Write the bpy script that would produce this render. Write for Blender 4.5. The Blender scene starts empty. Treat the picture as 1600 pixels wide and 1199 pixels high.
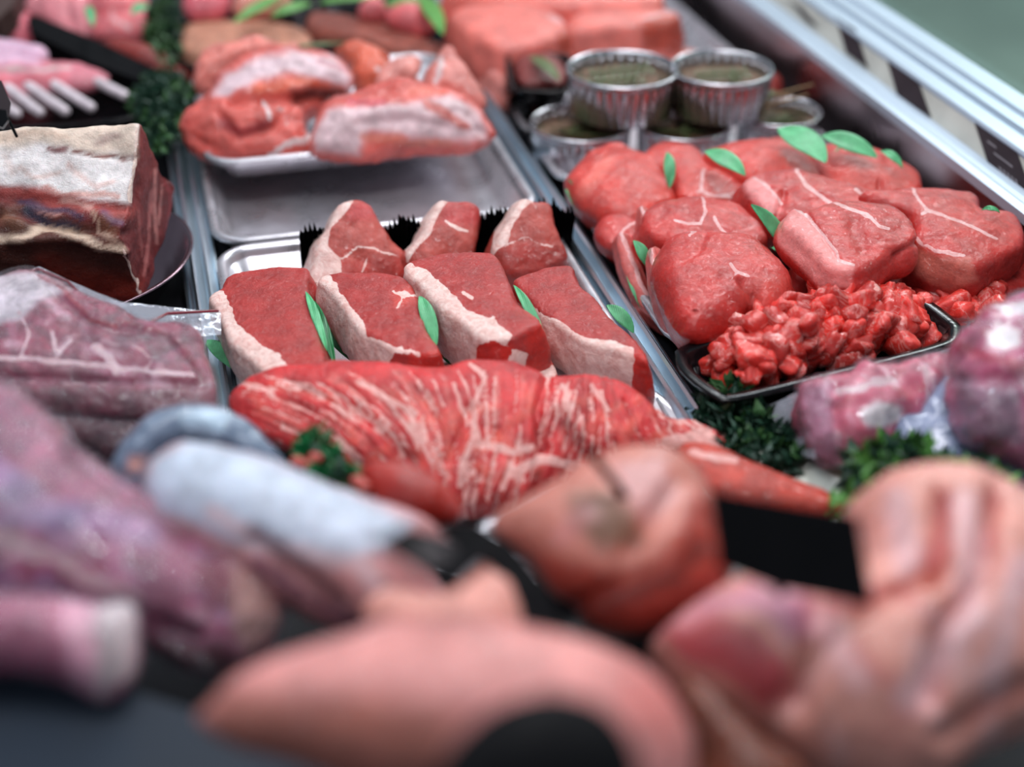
import bpy, math, random
import numpy as np
from mathutils import Vector, geometry
random.seed(7)
rng = np.random.RandomState(11)
SC = bpy.context.scene
COL = SC.collection
# ------------------------------------------------------------------ camera
F_PX = 2222.0; PITCH = math.radians(32.2); YAW = math.radians(-14.3); HC = 0.57
F0 = np.array([math.sin(-YAW)*math.cos(PITCH), math.cos(YAW)*math.cos(PITCH), -math.sin(PITCH)])
R0 = np.array([math.cos(YAW), math.sin(YAW), 0.0]); U0 = np.cross(R0, F0)
CAM = np.array([0, 0, HC])
cd = bpy.data.cameras.new('camera'); cam = bpy.data.objects.new('camera', cd); COL.objects.link(cam)
cam.location = (0, 0, HC); cam.rotation_euler = (math.pi/2-PITCH, 0, YAW)
cd.sensor_width = 36; cd.lens = 36*F_PX/1600; cd.clip_start = .02; cd.clip_end = 60
cd.dof.use_dof = True; cd.dof.focus_distance = 1.07; cd.dof.aperture_fstop = 2.0
SC.camera = cam
# ------------------------------------------------------------------ light
w = bpy.data.worlds.new('world'); SC.world = w; w.use_nodes = True
w.node_tree.nodes['Background'].inputs[0].default_value = (.62, .74, .86, 1)
w.node_tree.nodes['Background'].inputs[1].default_value = .30
def area(loc, size, power, color, rot=(0, 0, 0)):
    l = bpy.data.lights.new('area_light', 'AREA'); l.shape = 'RECTANGLE'; l.size, l.size_y = size
    l.energy = power; l.color = color
    o = bpy.data.objects.new('area_light', l); COL.objects.link(o); o.location = loc; o.rotation_euler = rot
    return o
area((.30, 1.15, 1.25), (.12, 1.8), 9.5, (.97, .97, 1))
area((.20, .55, 1.3), (1.3, .10), 5.5, (.97, .96, 1), (math.radians(10), 0, 0))
area((-.5, 1.2, 1.5), (.12, 2.0), 5, (.80, .90, 1))
area((1.35, 2.5, 1.7), (1.4, .22), 26, (.90, .95, 1), (math.radians(-35), math.radians(20), 0))
area((2.4, 3.0, 1.9), (1.5, 1.5), 24, (.93, 1, .96))
SC.view_settings.view_transform = 'Standard'; SC.view_settings.look = 'None'
SC.view_settings.gamma = 1; SC.view_settings.use_curve_mapping = False
SC.view_settings.exposure = 0.1
SC.cycles.use_denoising = True
SC.cycles.transparent_max_bounces = 16
SC.cycles.max_bounces = 8
# ------------------------------------------------------------------ camera maths
def P(px, py, z):
    d = F0 + R0*(px-800)/F_PX + U0*(599.5-py)/F_PX
    return CAM + d*((z-HC)/d[2])
def PPl(px, py, o, n):
    d = F0 + R0*(px-800)/F_PX + U0*(599.5-py)/F_PX
    return CAM + d*(np.dot(o-CAM, n)/np.dot(d, n))
def proj(V):
    D = V-CAM; z = D@F0
    return np.stack([800+F_PX*(D@R0)/z, 599.5-F_PX*(D@U0)/z], 1)
def unit(v):
    v = np.asarray(v, float); return v/np.linalg.norm(v)
# ------------------------------------------------------------------ noise
def _h(ix, iy, iz, s):
    n = (ix*374761393 + iy*668265263 + iz*2147483647 + s*974634777) & 0xffffffff
    n = ((n ^ (n >> 13))*1274126177) & 0xffffffff
    return ((n ^ (n >> 16)) & 0xffff)/32767.5-1
def vn(p, s=0):
    i = np.floor(p).astype(np.int64); f = p-i; f = f*f*(3-2*f)
    x, y, z = i.T; fx, fy, fz = f.T; r = 0
    for a in (0, 1):
        for b in (0, 1):
            for c in (0, 1):
                r = r+_h(x+a, y+b, z+c, s)*(fx if a else 1-fx)*(fy if b else 1-fy)*(fz if c else 1-fz)
    return r
def fbm(p, sc, s=0, o=3):
    r = 0; a = 1; t = 0
    for k in range(o):
        r = r+a*vn(p*sc+k*7.3, s+k); t += a; a *= .5; sc *= 2.1
    return r/t
# ------------------------------------------------------------------ materials
def srgb(r, g, b):
    return tuple((c/255/12.92 if c/255 <= .04045 else ((c/255+.055)/1.055)**2.4) for c in (r, g, b))
class NT:
    def __init__(s, name):
        s.m = bpy.data.materials.new(name); s.m.use_nodes = True; s.t = s.m.node_tree
        s.t.nodes.clear()
    def n(s, typ, ins={}, **kw):
        x = s.t.nodes.new(typ)
        for k, v in kw.items(): setattr(x, k, v)
        for k, v in ins.items():
            if isinstance(v, bpy.types.NodeSocket): s.t.links.new(v, x.inputs[k])
            else: x.inputs[k].default_value = v
        return x
    def math(s, op, a, b=0.0, c=None):
        d = {0: a, 1: b}
        if c is not None: d[2] = c
        return s.n('ShaderNodeMath', d, operation=op).outputs[0]
    def mix(s, f, a, b, bt='MIX'):
        return s.n('ShaderNodeMix', {0: f, 6: a, 7: b}, data_type='RGBA', blend_type=bt).outputs[2]
    def noise(s, sc, det=3, rough=.5, vec=None, dist=0):
        d = {'Scale': sc, 'Detail': det, 'Roughness': rough, 'Distortion': dist}
        if vec is not None: d['Vector'] = vec
        return s.n('ShaderNodeTexNoise', d).outputs[0]
    def ramp(s, f, a, b, lo=0.0, hi=1.0):
        return s.n('ShaderNodeMapRange', {0: f, 1: a, 2: b, 3: lo, 4: hi}, interpolation_type='SMOOTHSTEP').outputs[0]
    def out(s, sh):
        s.n('ShaderNodeOutputMaterial', {0: sh}); return s.m
def c4(c): return (c[0], c[1], c[2], 1)
def meat_mat(name, fat=(.80, .55, .49), rough=.4, coat=.25, bump=.4, grain=(1, 1, 1), gs=260, sss=.12, var=.22, marble=0.0, vein=.0):
    t = NT(name)
    co = t.n('ShaderNodeTexCoord').outputs['Object']
    gm = t.n('ShaderNodeMapping', {0: co, 3: grain}).outputs[0]
    n1 = t.noise(45, 3, .55, co); n2 = t.noise(gs, 4, .6, gm); n3 = t.noise(900, 2, .6, co); n4 = t.noise(120, 4, .65, co, 1.2)
    col = t.n('ShaderNodeAttribute', attribute_name='Col').outputs['Color']
    fa = t.n('ShaderNodeAttribute', attribute_name='fat').outputs['Fac']
    v = t.math('ADD', t.ramp(n1, .3, .7, 1-var*.8, 1+var*.8), t.ramp(n2, .3, .7, -var*.4, var*.4))
    vf = t.ramp(n1, .3, .7, 1-var*.35, 1+var*.25)
    base = t.mix(1.0, col, t.n('ShaderNodeCombineColor', {0: v, 1: v, 2: v}).outputs[0], 'MULTIPLY')
    f = t.math('ADD', fa, t.math('MULTIPLY', t.math('SUBTRACT', n4, .5), .9))
    f = t.ramp(f, .46, .6)
    if marble:
        mm = t.ramp(t.math('ABSOLUTE', t.math('SUBTRACT', t.noise(38, 4, .6, gm, 1.0), .5)), .006, .03, marble, 0)
        f = t.math('MAXIMUM', f, mm)
    fc = t.mix(t.ramp(n4, .35, .7), c4(fat), c4((fat[0]*.82, fat[1]*.62, fat[2]*.6)))
    fc = t.mix(1.0, fc, t.n('ShaderNodeCombineColor', {0: vf, 1: vf, 2: vf}).outputs[0], 'MULTIPLY')
    base = t.mix(f, base, fc)
    hgt = t.math('ADD', t.math('MULTIPLY', n2, .6), t.math('ADD', t.math('MULTIPLY', n3, .22), t.math('MULTIPLY', n4, .5)))
    b = t.n('ShaderNodeBump', {'Strength': bump, 'Distance': .0025, 'Height': hgt}).outputs[0]
    ro = t.ramp(n4, .3, .75, rough*.75, rough*1.3)
    p = t.n('ShaderNodeBsdfPrincipled', {'Base Color': base, 'Roughness': ro, 'Normal': b, 'Specular IOR Level': .22,
        'Coat Weight': min(1, coat*2), 'Coat Roughness': .07, 'Subsurface Weight': sss, 'Subsurface Radius': (.9, .28, .2), 'Subsurface Scale': .006})
    cb = t.n('ShaderNodeBump', {'Strength': min(1, bump*2), 'Distance': .005, 'Height': t.math('ADD', t.noise(170, 3, .6, co, .8), t.math('MULTIPLY', n2, .15))}).outputs[0]
    t.t.links.new(cb, p.inputs['Coat Normal'])
    return t.out(p.outputs[0])
def plain(name, col, rough=.5, metal=0, var=.1, sc=60, bump=0, coat=0, bs=200, dist=.001, grain=(1, 1, 1), spec=.5):
    t = NT(name); co = t.n('ShaderNodeTexCoord').outputs['Object']
    gm = t.n('ShaderNodeMapping', {0: co, 3: grain}).outputs[0]
    n1 = t.noise(sc, 3, .6, gm)
    base = t.mix(t.ramp(n1, .3, .7), c4([c*(1-var) for c in col]), c4([min(1, c*(1+var)) for c in col]))
    d = {'Base Color': base, 'Roughness': t.ramp(n1, .3, .7, rough*.85, rough*1.15), 'Metallic': metal, 'Coat Weight': coat, 'Coat Roughness': .1, 'Specular IOR Level': spec}
    if bump: d['Normal'] = t.n('ShaderNodeBump', {'Strength': bump, 'Distance': dist, 'Height': t.noise(bs, 4, .6, gm)}).outputs[0]
    return t.out(t.n('ShaderNodeBsdfPrincipled', d).outputs[0])
def schlick(t, nrm=None):
    d = {'Blend': .5}
    if nrm is not None: d['Normal'] = nrm
    fc = t.n('ShaderNodeLayerWeight', d).outputs['Facing']
    return t.math('ADD', .04, t.math('MULTIPLY', .96, t.math('POWER', fc, 5.0)))
def film_mat(name, veil=.12, col=(.75, .8, .95), bump=.6, sc=70, fk=.7, dist=.006):
    t = NT(name); co = t.n('ShaderNodeTexCoord').outputs['Object']
    h = t.math('ADD', t.noise(sc, 4, .6, co, 1.5), t.math('MULTIPLY', t.noise(sc*4, 2, .5, co, .5), .3))
    b = t.n('ShaderNodeBump', {'Strength': bump, 'Distance': dist, 'Height': h}).outputs[0]
    fr = schlick(t, b)
    tr = t.n('ShaderNodeBsdfTransparent').outputs[0]
    df = t.n('ShaderNodeBsdfDiffuse', {'Color': c4(col)}).outputs[0]
    gl = t.n('ShaderNodeBsdfAnisotropic', {'Color': (.9, .95, 1, 1), 'Roughness': .09, 'Normal': b}).outputs[0]
    a = t.n('ShaderNodeMixShader', {0: veil, 1: tr, 2: df}).outputs[0]
    return t.out(t.n('ShaderNodeMixShader', {0: t.math('MINIMUM', t.math('MULTIPLY', fr, fk), 1), 1: a, 2: gl}).outputs[0])
M = {}
M['steak'] = meat_mat('steak_meat', fat=(.90, .66, .60), grain=(1, 1, 1), gs=420, bump=.5, rough=.45, coat=.3)
M['round'] = meat_mat('round_meat', fat=(.80, .45, .44), gs=300, bump=.4, rough=.42, coat=.38)
M['bavette'] = meat_mat('bavette_meat', fat=(.82, .42, .38), gs=330, bump=.6, rough=.4, grain=(1, .35, 1), var=.3)
M['chunk'] = meat_mat('chunk_meat', fat=(.90, .50, .44), gs=240, bump=.4, rough=.35, coat=.5, marble=.35, var=.2, sss=.25)
M['pale'] = meat_mat('pale_meat', fat=(.74, .60, .60), gs=120, bump=.5, rough=.35, coat=.4, var=.2)
M['rib'] = meat_mat('rib_meat', fat=(.80, .70, .62), gs=160, bump=.7, rough=.5, coat=.15, var=.25)
M['purple'] = meat_mat('packed_meat', fat=(.68, .47, .52), gs=90, bump=.5, rough=.3, coat=.5, var=.3)
M['steel'] = plain('tray_steel', (.62, .60, .64), .30, .72, .10, 30, .06, bs=60)
M['rail'] = plain('rail_steel', (.74, .84, .92), .33, 1, .1, 40, .05, grain=(1, .1, 1))
M['darksteel'] = plain('wall_steel', (.50, .41, .43), .30, 1, .15, 9, .05)
M['deck'] = plain('deck_steel', (.012, .012, .015), .5, .0, .2, 20, spec=.15)
M['lip'] = plain('lip_metal', (.50, .58, .68), .42, .35, .06, 30, grain=(1, .05, 1))
M['strip'] = plain('ticket_strip', (.52, .52, .47), .5, .1, .12, 12)
M['black'] = plain('black_plastic', (.004, .004, .005), .16, 0, .2, 60, .12, spec=.3)
M['blackmat'] = plain('black_card', (.003, .003, .004), .7, 0, .2, 60, .1, spec=.12)
M['plate'] = plain('plate_steel', (.36, .36, .32), .34, 1, .1, 20)
M['foil'] = plain('foil', (.55, .54, .57), .24, 1, .06, 60, .25, bs=150)
M['bone'] = plain('bone', (.72, .62, .66), .45, 0, .15, 80, .3)
M['white'] = plain('pale_print', (.55, .55, .6), .6, 0, .1, 80)
M['cling'] = film_mat('clear_film', .03)
M['bag'] = film_mat('bag_film', .03, (.70, .76, .9), 1.0, 75); M['flap'] = film_mat('flap_film', .28, (.62, .62, .70), .25, 30, 1.5); M['bagbig'] = film_mat('loose_bag_film', .03, (.7, .76, .9), 1.0, 30, 1.8, .02)
M['wrap'] = plain('netting_white', (.72, .78, .86), .5, 0, .16, 160, .7, bs=300, dist=.003)
def leaf_mat(name, c, r=.45):
    t = NT(name); co = t.n('ShaderNodeTexCoord').outputs['Object']
    n = t.noise(90, 3, .6, co); oi = t.n('ShaderNodeObjectInfo').outputs['Random']
    k = t.math('ADD', t.ramp(n, .3, .7, .8, 1.15), t.math('MULTIPLY', oi, .15))
    base = t.mix(1.0, c4(c), t.n('ShaderNodeCombineColor', {0: k, 1: k, 2: k}).outputs[0], 'MULTIPLY')
    wv = t.n('ShaderNodeTexWave', {'Scale': 260, 'Distortion': 1.0, 'Vector': co}).outputs[1]
    b = t.n('ShaderNodeBump', {'Strength': .35, 'Distance': .0006, 'Height': wv}).outputs[0]
    return t.out(t.n('ShaderNodeBsdfPrincipled', {'Base Color': base, 'Roughness': r, 'Normal': b}).outputs[0])
M['leaf'] = leaf_mat('leaf_green', srgb(88, 172, 118))
M['leafb'] = leaf_mat('leaf_bright', srgb(92, 150, 70))
M['leafdark'] = leaf_mat('leaf_deep_green', srgb(18, 110, 58), .35)
M['herb'] = leaf_mat('herb_green', (.035, .105, .03))
M['herbdark'] = leaf_mat('herb_dark_green', (.012, .05, .028))
M['herbolive'] = leaf_mat('herb_olive', (.10, .13, .05))
# ------------------------------------------------------------------ object helpers
def clean(name): return name
def mkmesh(name, V, Fc, mat, parent=None, col=None, fat=None, smooth=True, origin=None):
    V = np.asarray(V, float)
    if parent is not None: o0 = np.array(parent.location)
    elif origin is not None: o0 = np.asarray(origin, float)
    else: o0 = np.array([(V[:, 0].min()+V[:, 0].max())/2, (V[:, 1].min()+V[:, 1].max())/2, V[:, 2].min()])
    me = bpy.data.meshes.new(name); me.from_pydata((V-o0).tolist(), [], [list(map(int, f)) for f in Fc])
    if smooth: me.polygons.foreach_set('use_smooth', [True]*len(me.polygons))
    if col is not None:
        a = me.attributes.new('Col', 'FLOAT_COLOR', 'POINT')
        a.data.foreach_set('color', np.concatenate([col, np.ones((len(col), 1))], 1).astype(np.float32).ravel())
    if fat is not None:
        me.attributes.new('fat', 'FLOAT', 'POINT').data.foreach_set('value', np.asarray(fat, np.float32))
    me.materials.append(mat); me.update()
    o = bpy.data.objects.new(name, me); COL.objects.link(o)
    if parent is not None: o.parent = parent
    else: o.location = o0
    return o
def tag(o, label, cat, group=None):
    o['label'] = label; o['category'] = cat
    if group: o['group'] = group
    return o
def empty(name, loc, label=None, cat=None, group=None):
    o = bpy.data.objects.new(name, None); COL.objects.link(o); o.location = loc; o.empty_display_size = .01
    if label: tag(o, label, cat, group)
    return o
def struct(o): o['kind'] = 'structure'; return o
def resample(pts, sp):
    p = np.asarray(pts, float); n = len(p); out = []
    for i in range(n):
        a, b, c, d = p[i-1], p[i], p[(i+1) % n], p[(i+2) % n]
        for t in np.arange(0, 1, .1):
            out.append(.5*((2*b)+(c-a)*t+(2*a-5*b+4*c-d)*t*t+(-a+3*b-3*c+d)*t**3))
    q = np.array(out); q2 = np.vstack([q, q[:1]])
    L = np.r_[0, np.cumsum(np.linalg.norm(np.diff(q2, axis=0), axis=1))]
    m = max(16, int(L[-1]/sp)); s = np.linspace(0, L[-1], m, endpoint=False)
    return np.stack([np.interp(s, L, q2[:, k]) for k in range(q2.shape[1])], 1)
def segdist(Q, A, B):
    """min distance of points Q (n,2) to segments A->B (m,2)"""
    d = B-A; L = (d*d).sum(1)+1e-12; out = np.empty(len(Q)); st = max(1, 3000000//len(A))
    for i in range(0, len(Q), st):
        q = Q[i:i+st, None]; t = np.clip(((q-A)*d).sum(2)/L, 0, 1)
        out[i:i+st] = np.sqrt(((q-A-t[..., None]*d)**2).sum(2).min(1))
    return out
def inside(Q, O):
    x, y = Q[:, 0], Q[:, 1]; r = np.zeros(len(Q), bool)
    for (x1, y1), (x2, y2) in zip(O, np.roll(O, -1, 0)):
        if y1 != y2: r ^= ((y1 > y) != (y2 > y)) & (x < (x2-x1)*(y-y1)/(y2-y1)+x1)
    return r
def onorm(O):
    t = np.roll(O, -1, 0)-np.roll(O, 1, 0); t /= np.linalg.norm(t, axis=1)[:, None]+1e-12
    n = np.stack([t[:, 1], -t[:, 0]], 1)
    return n
def tri2d(O, sp, offs):
    if ((O[:, 0]*np.roll(O[:, 1], -1)-np.roll(O[:, 0], -1)*O[:, 1]).sum()) < 0: O = O[::-1].copy()
    A, B = O, np.roll(O, -1, 0); nn = onorm(O); pts = [O]
    for k, of in enumerate(offs):
        q = O-nn*of; d = segdist(q, A, B); ok = (d > of*.93) & inside(q, O)
        q = q[ok]
        if k % 1 == 0 and len(q): pts.append(q)
    lo, hi = O.min(0), O.max(0); ys = np.arange(lo[1], hi[1], sp*.87); g = []
    for j, y in enumerate(ys):
        xs = np.arange(lo[0]+(j % 2)*sp/2, hi[0], sp); g.append(np.stack([xs, np.full(len(xs), y)], 1))
    g = np.concatenate(g); g = g+(rng.rand(*g.shape)-.5)*sp*.15; g = g[inside(g, O)]
    lim = (offs[-1] if len(offs) else 0)+sp*.55
    if len(g): g = g[segdist(g, A, B) > lim]
    pts.append(g); allp = np.concatenate(pts); N = len(O)
    r = geometry.delaunay_2d_cdt([Vector(p) for p in allp.tolist()], [], [list(range(N))], 1, 1e-7)
    V = np.array([tuple(v) for v in r[0]]); T = [tuple(f) for f in r[2]]
    bi = np.full(N, -1)
    for i, ov in enumerate(r[3]):
        for k in ov:
            if k < N: bi[k] = i
    return V, np.array(T), bi, O
def poisson(V, T, bi):
    n = len(V); a, b, c = V[T[:, 0]], V[T[:, 1]], V[T[:, 2]]
    def cot(p, q, r):
        u, v = q-p, r-p; cr = np.abs(u[:, 0]*v[:, 1]-u[:, 1]*v[:, 0])+1e-14
        return (u*v).sum(1)/cr, cr
    ca, ar = cot(a, b, c); cb, _ = cot(b, c, a); cc, _ = cot(c, a, b)
    I = np.concatenate([T[:, 1], T[:, 2], T[:, 0]]); J = np.concatenate([T[:, 2], T[:, 0], T[:, 1]])
    W = np.clip(np.concatenate([ca, cb, cc])*.5, .02, 8)
    ms = np.bincount(T.ravel(), np.repeat(ar/6, 3), n)
    free = np.ones(n); free[bi] = 0
    dg = np.bincount(I, W, n)+np.bincount(J, W, n)
    def Lx(x): return free*(dg*x-np.bincount(I, W*x[J], n)-np.bincount(J, W*x[I], n))
    x = np.zeros(n); r = free*ms; z = r/dg; p = z.copy(); rz = r@z; r0 = rz
    for _ in range(400):
        Ap = Lx(p); al = rz/(p@Ap+1e-30); x += al*p; r -= al*Ap; z = r/dg; rn = r@z
        if rn < r0*1e-8: break
        p = z+p*rn/rz; rz = rn
    return np.clip(x/x.max(), 0, 1)
def frame(n):
    n = unit(n); u = unit(np.cross([0, 1, 0], n)) if abs(n[1]) < .99 else np.array([1., 0, 0])
    return u, np.cross(n, u), n
# paint ops: ('poly'|'line', px pts, colour or 'F'/'f-', width/softness, strength)
def paint(V, base, ops, warp=5, seed=0, wsc=90):
    q = proj(V); n = len(V); col = np.tile(np.array(base, float), (n, 1)); fat = np.zeros(n)
    wp = np.stack([fbm(V, wsc, seed+50, 3), fbm(V, wsc, seed+90, 3)], 1)
    for op in ops:
        kind, pts, c, wd = op[:4]; st = op[4] if len(op) > 4 else 1.0; wr = op[5] if len(op) > 5 else warp
        Q = q+wp*wr; pts = np.array(pts, float)
        if kind == 'line':
            d = segdist(Q, pts[:-1], pts[1:]); k = np.clip(1-(d/wd)**2, 0, 1)
        else:
            d = segdist(Q, pts, np.roll(pts, -1, 0)); d = np.where(inside(Q, pts), d, -d)
            k = np.clip(.5+d/(2*wd), 0, 1); k = k*k*(3-2*k)
        k = k*st
        if isinstance(c, str):
            if c == 'F': fat = np.maximum(fat, k)
            else: fat = fat*(1-k)
        else: col = col*(1-k[:, None])+np.array(c)*k[:, None]
    return col, fat
GR = []
def displace(V, N, grooves, q=None):
    if not grooves: return V
    q = proj(V) if q is None else q; d0 = np.zeros(len(V))
    for pts, wd, dep in grooves:
        pts = np.array(pts, float); d = segdist(q, pts[:-1], pts[1:]); d0 -= dep*np.exp(-(d/wd)**2)
    return V+N*d0[:, None]
def vnormals(V, Fc):
    N = np.zeros_like(V)
    T = np.array([f[:3] for f in Fc]); n = np.cross(V[T[:, 1]]-V[T[:, 0]], V[T[:, 2]]-V[T[:, 0]])
    for k in range(3): np.add.at(N, T[:, k], n)
    if len(Fc[-1]) == 4 or True:
        Q = [f for f in Fc if len(f) == 4]
        if Q:
            Q = np.array(Q); n = np.cross(V[Q[:, 2]]-V[Q[:, 0]], V[Q[:, 3]]-V[Q[:, 1]])
            for k in range(4): np.add.at(N, Q[:, k], n)
    return N/(np.linalg.norm(N, axis=1)[:, None]+1e-12)
def slab(name, out, z, mat, base, thick=.03, n=(0, 0, 1), ext=None, sp=.0016, r=.004, dome=.0, bulge=.002, namp=.0012, nsc=60,
         ops=(), grooves=(), label=None, cat='meat', group=None, at=None, zmin=None, seed=0, parent=None, warp=5, taper=1.0, K=None, wsc=90, fatside=None):
    out = np.array(out, float); c = out.mean(0) if at is None else np.array(at, float)
    U, W, n = frame(n); o = P(c[0], c[1], z)
    pl = np.array([PPl(x, y, o, n) for x, y in out])-o
    O = resample(np.stack([pl@U, pl@W], 1), sp)
    offs = [r*(1-math.cos(a)) for a in np.linspace(0, math.pi/2, 5)[1:]]
    offs = [f for f in offs if f > .0002]
    V2, T, bi, O = tri2d(O, sp, offs); d = segdist(V2, O, np.roll(O, -1, 0)); d[bi] = 0
    t = np.clip(d/r, 0, 1); h = -r*(1-np.sqrt(np.clip(1-(1-t)**2, 0, 1)))
    if dome: h = h+dome*poisson(V2, T, bi)**.7
    V = o+V2[:, :1]*U+V2[:, 1:]*W+h[:, None]*n
    e = -n*thick if ext is None else np.array(ext, float)
    K = K or max(3, int(np.linalg.norm(e)/(sp*1.3))); nb = len(O); No = onorm(O); Nw = No[:, :1]*U+No[:, 1:]*W
    cen = V[bi].mean(0); VV = [V]; prev = bi; Fs = [tuple(x) for x in T]; cnt = len(V); b0 = V[bi]
    for k in range(1, K+1):
        s = k/K
        ring = b0+e*s+Nw*(bulge*math.sin(math.pi*s))[..., None] if False else b0+e*s+Nw*bulge*math.sin(math.pi*s)
        if taper != 1: ring = ring+(cen+e*s-ring)*(1-taper)*s
        if k == K: ring = ring-Nw*min(.002, r*.5)
        VV.append(ring); cur = np.arange(cnt, cnt+nb); cnt += nb
        p2, c2 = np.roll(prev, -1), np.roll(cur, -1)
        Fs += [(int(p), int(q), int(q2), int(pp)) for p, q, q2, pp in zip(prev, cur, c2, p2)]
        prev = cur
    V = np.concatenate(VV)
    if zmin is not None: V[:, 2] = np.maximum(V[:, 2], zmin)
    nt = len(Fs)
    N = vnormals(V, Fs)
    q = proj(V)
    V = V+N*(fbm(V, nsc, seed, 4)*namp)[:, None]
    V = displace(V, N, grooves, q)
    if zmin is not None: V[:, 2] = np.maximum(V[:, 2], zmin)
    Fs.append(tuple(int(x) for x in prev[::-1]))
    col, fat = paint(V, base, ops, warp, seed, wsc)
    if fatside is not None:      # fat cap on whole side wall where predicate px true
        side = np.zeros(len(V)); side[len(V2):] = 1; side[bi] = .6
        m = inside(q, np.array(fatside, float)) if not isinstance(fatside, bool) else np.ones(len(V), bool)
        fat = np.maximum(fat, side*m*.8)
    ob = mkmesh(name, V, Fs, mat, parent, col, fat)
    if label: tag(ob, label, cat, group)
    return ob
def pebble(name, out, z, mat, base, Hf=.03, Hb=.03, n=(0, -.5, .85), p=.5, sp=.0025, namp=.003, nsc=30, ops=(), grooves=(), label=None,
           cat='meat', group=None, at=None, zmin=.006, seed=0, parent=None, film=None, warp=6, ret=False, pb=None, wsc=60, kind=None):
    out = np.array(out, float); c = out.mean(0) if at is None else np.array(at, float)
    U, W, n = frame(n); o = P(c[0], c[1], z)
    pl = np.array([PPl(x, y, o, n) for x, y in out])-o
    O = resample(np.stack([pl@U, pl@W], 1), sp)
    V2, T, bi, O = tri2d(O, sp, [sp*.08, sp*.3, sp*.7]); ph = poisson(V2, T, bi)
    nv = len(V2); h1 = Hf*ph**p; h2 = -Hb*ph**(pb or p)
    A = o+V2[:, :1]*U+V2[:, 1:]*W; Vf = A+h1[:, None]*n; Vb = A+h2[:, None]*n
    isb = np.zeros(nv, bool); isb[bi] = 1; mp = np.where(isb, np.arange(nv), -1); fr = np.where(~isb)[0]
    mp[fr] = nv+np.arange(len(fr)); V = np.concatenate([Vf, Vb[fr]])
    Fs = [tuple(int(i) for i in t) for t in T]+[(int(mp[t[0]]), int(mp[t[2]]), int(mp[t[1]])) for t in T]
    q = proj(V); N = vnormals(V, Fs)
    V = V+N*(fbm(V, nsc, seed, 4)*namp)[:, None]; V = displace(V, N, grooves, q)
    V[:, 2] = np.maximum(V[:, 2], zmin)
    col, fat = paint(V, base, ops, warp, seed, wsc)
    ob = mkmesh(name, V, Fs, mat, parent, col, fat)
    if label: tag(ob, label, cat, group)
    if film:
        m = (np.arange(len(V)) < nv) ; N = vnormals(V, Fs)
        Vm = V+N*(.0012+.0014*(1+fbm(V, 55, seed+5, 3)))[:, None]; Vm[:, 2] = np.maximum(Vm[:, 2], zmin+.001)
        mkmesh('plastic_film', Vm, Fs, film, ob)
    return ob
def loft(loops, cap0=True, cap1=True):
    V = np.concatenate(loops); n = len(loops[0]); Fs = []
    for k in range(len(loops)-1):
        a, b = k*n, (k+1)*n
        for i in range(n):
            j = (i+1) % n; Fs.append((a+i, a+j, b+j, b+i))
    if cap0: Fs.append(tuple(range(n))[::-1])
    if cap1: Fs.append(tuple(range((len(loops)-1)*n, len(loops)*n)))
    return V, Fs
def rrect(x0, x1, y0, y1, r, z, m=8):
    out = []
    for cx, cy, a0 in ((x1-r, y1-r, 0), (x0+r, y1-r, 90), (x0+r, y0+r, 180), (x1-r, y0+r, 270)):
        for k in range(m+1):
            a = math.radians(a0+90*k/m); out.append((cx+r*math.cos(a), cy+r*math.sin(a), z))
    return np.array(out)
TP = lambda h: [(.022, 0), (.012, h-.008), (.002, h-.006), (0, h-.004), (0, h-.001), (.0015, h+.0005), (.004, h+.001), (.007, h), (.0085, h-.003),
                (.011, h-.010), (.0165, .008), (.019, .0045), (.024, .0028), (.034, .002)]
def tray(x0, x1, y0, y1, h, label, z=.0, rc=.032, mat='steel', group='steel display trays', name='steel_tray', cat='tray'):
    L = [rrect(x0+o, x1-o, y0+o, y1-o, max(rc-o, .006), z+zz) for o, zz in TP(h)]
    V, Fs = loft(L); o = mkmesh(name, V, Fs, M[mat]); tag(o, label, cat, group)
    return o
def tray_px(out, zrim, depth, mat, name, label, cat='tray', wall=.012, lip=.008, sp=.006, group=None, sm=1):
    pl = np.array([P(x, y, zrim)[:2] for x, y in out])
    O = resample(pl, sp)
    if ((O[:, 0]*np.roll(O[:, 1], -1)-np.roll(O[:, 0], -1)*O[:, 1]).sum()) < 0: O = O[::-1]
    nn = onorm(O); L = []
    for of, zz in ((lip+wall+.002, -depth-.001), (lip+.001, -.004), (0, -.0025), (-.0005, -.001), (.0005, .0002), (lip-.001, .0002), (lip+.0005, -.0015), (lip+wall*.5, -depth*.5), (lip+wall, -depth+.003), (lip+wall+.003, -depth+.0008)):
        L.append(np.c_[O-nn*of, np.full(len(O), zrim+zz)])
    V, Fs = loft(L); o = mkmesh(name, V, Fs, M[mat]); tag(o, label, cat, group); return o
def prism(name, out, z, mat, ext=None, n=(0, 0, 1), thick=.0015, parent=None, label=None, cat=None, at=None, group=None, world=None, sp=None):
    out = np.array(out, float); c = out.mean(0) if at is None else at; U, W, n = frame(n); o = P(c[0], c[1], z)
    A = np.array([PPl(x, y, o, n) for x, y in out]) if world is None else np.array(world, float)
    if sp: A = resample(A, sp)
    e = -n*thick if ext is None else np.array(ext, float)
    cr = sum(np.cross(A[i]-A[0], A[(i+1) % len(A)]-A[0]) for i in range(len(A)))
    if np.dot(cr, e) > 0: A = A[::-1]
    V, Fs = loft([A+e, A]); ob = mkmesh(name, V, [f for f in Fs], M[mat], parent, smooth=False)
    if label: tag(ob, label, cat, group)
    return ob
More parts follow.
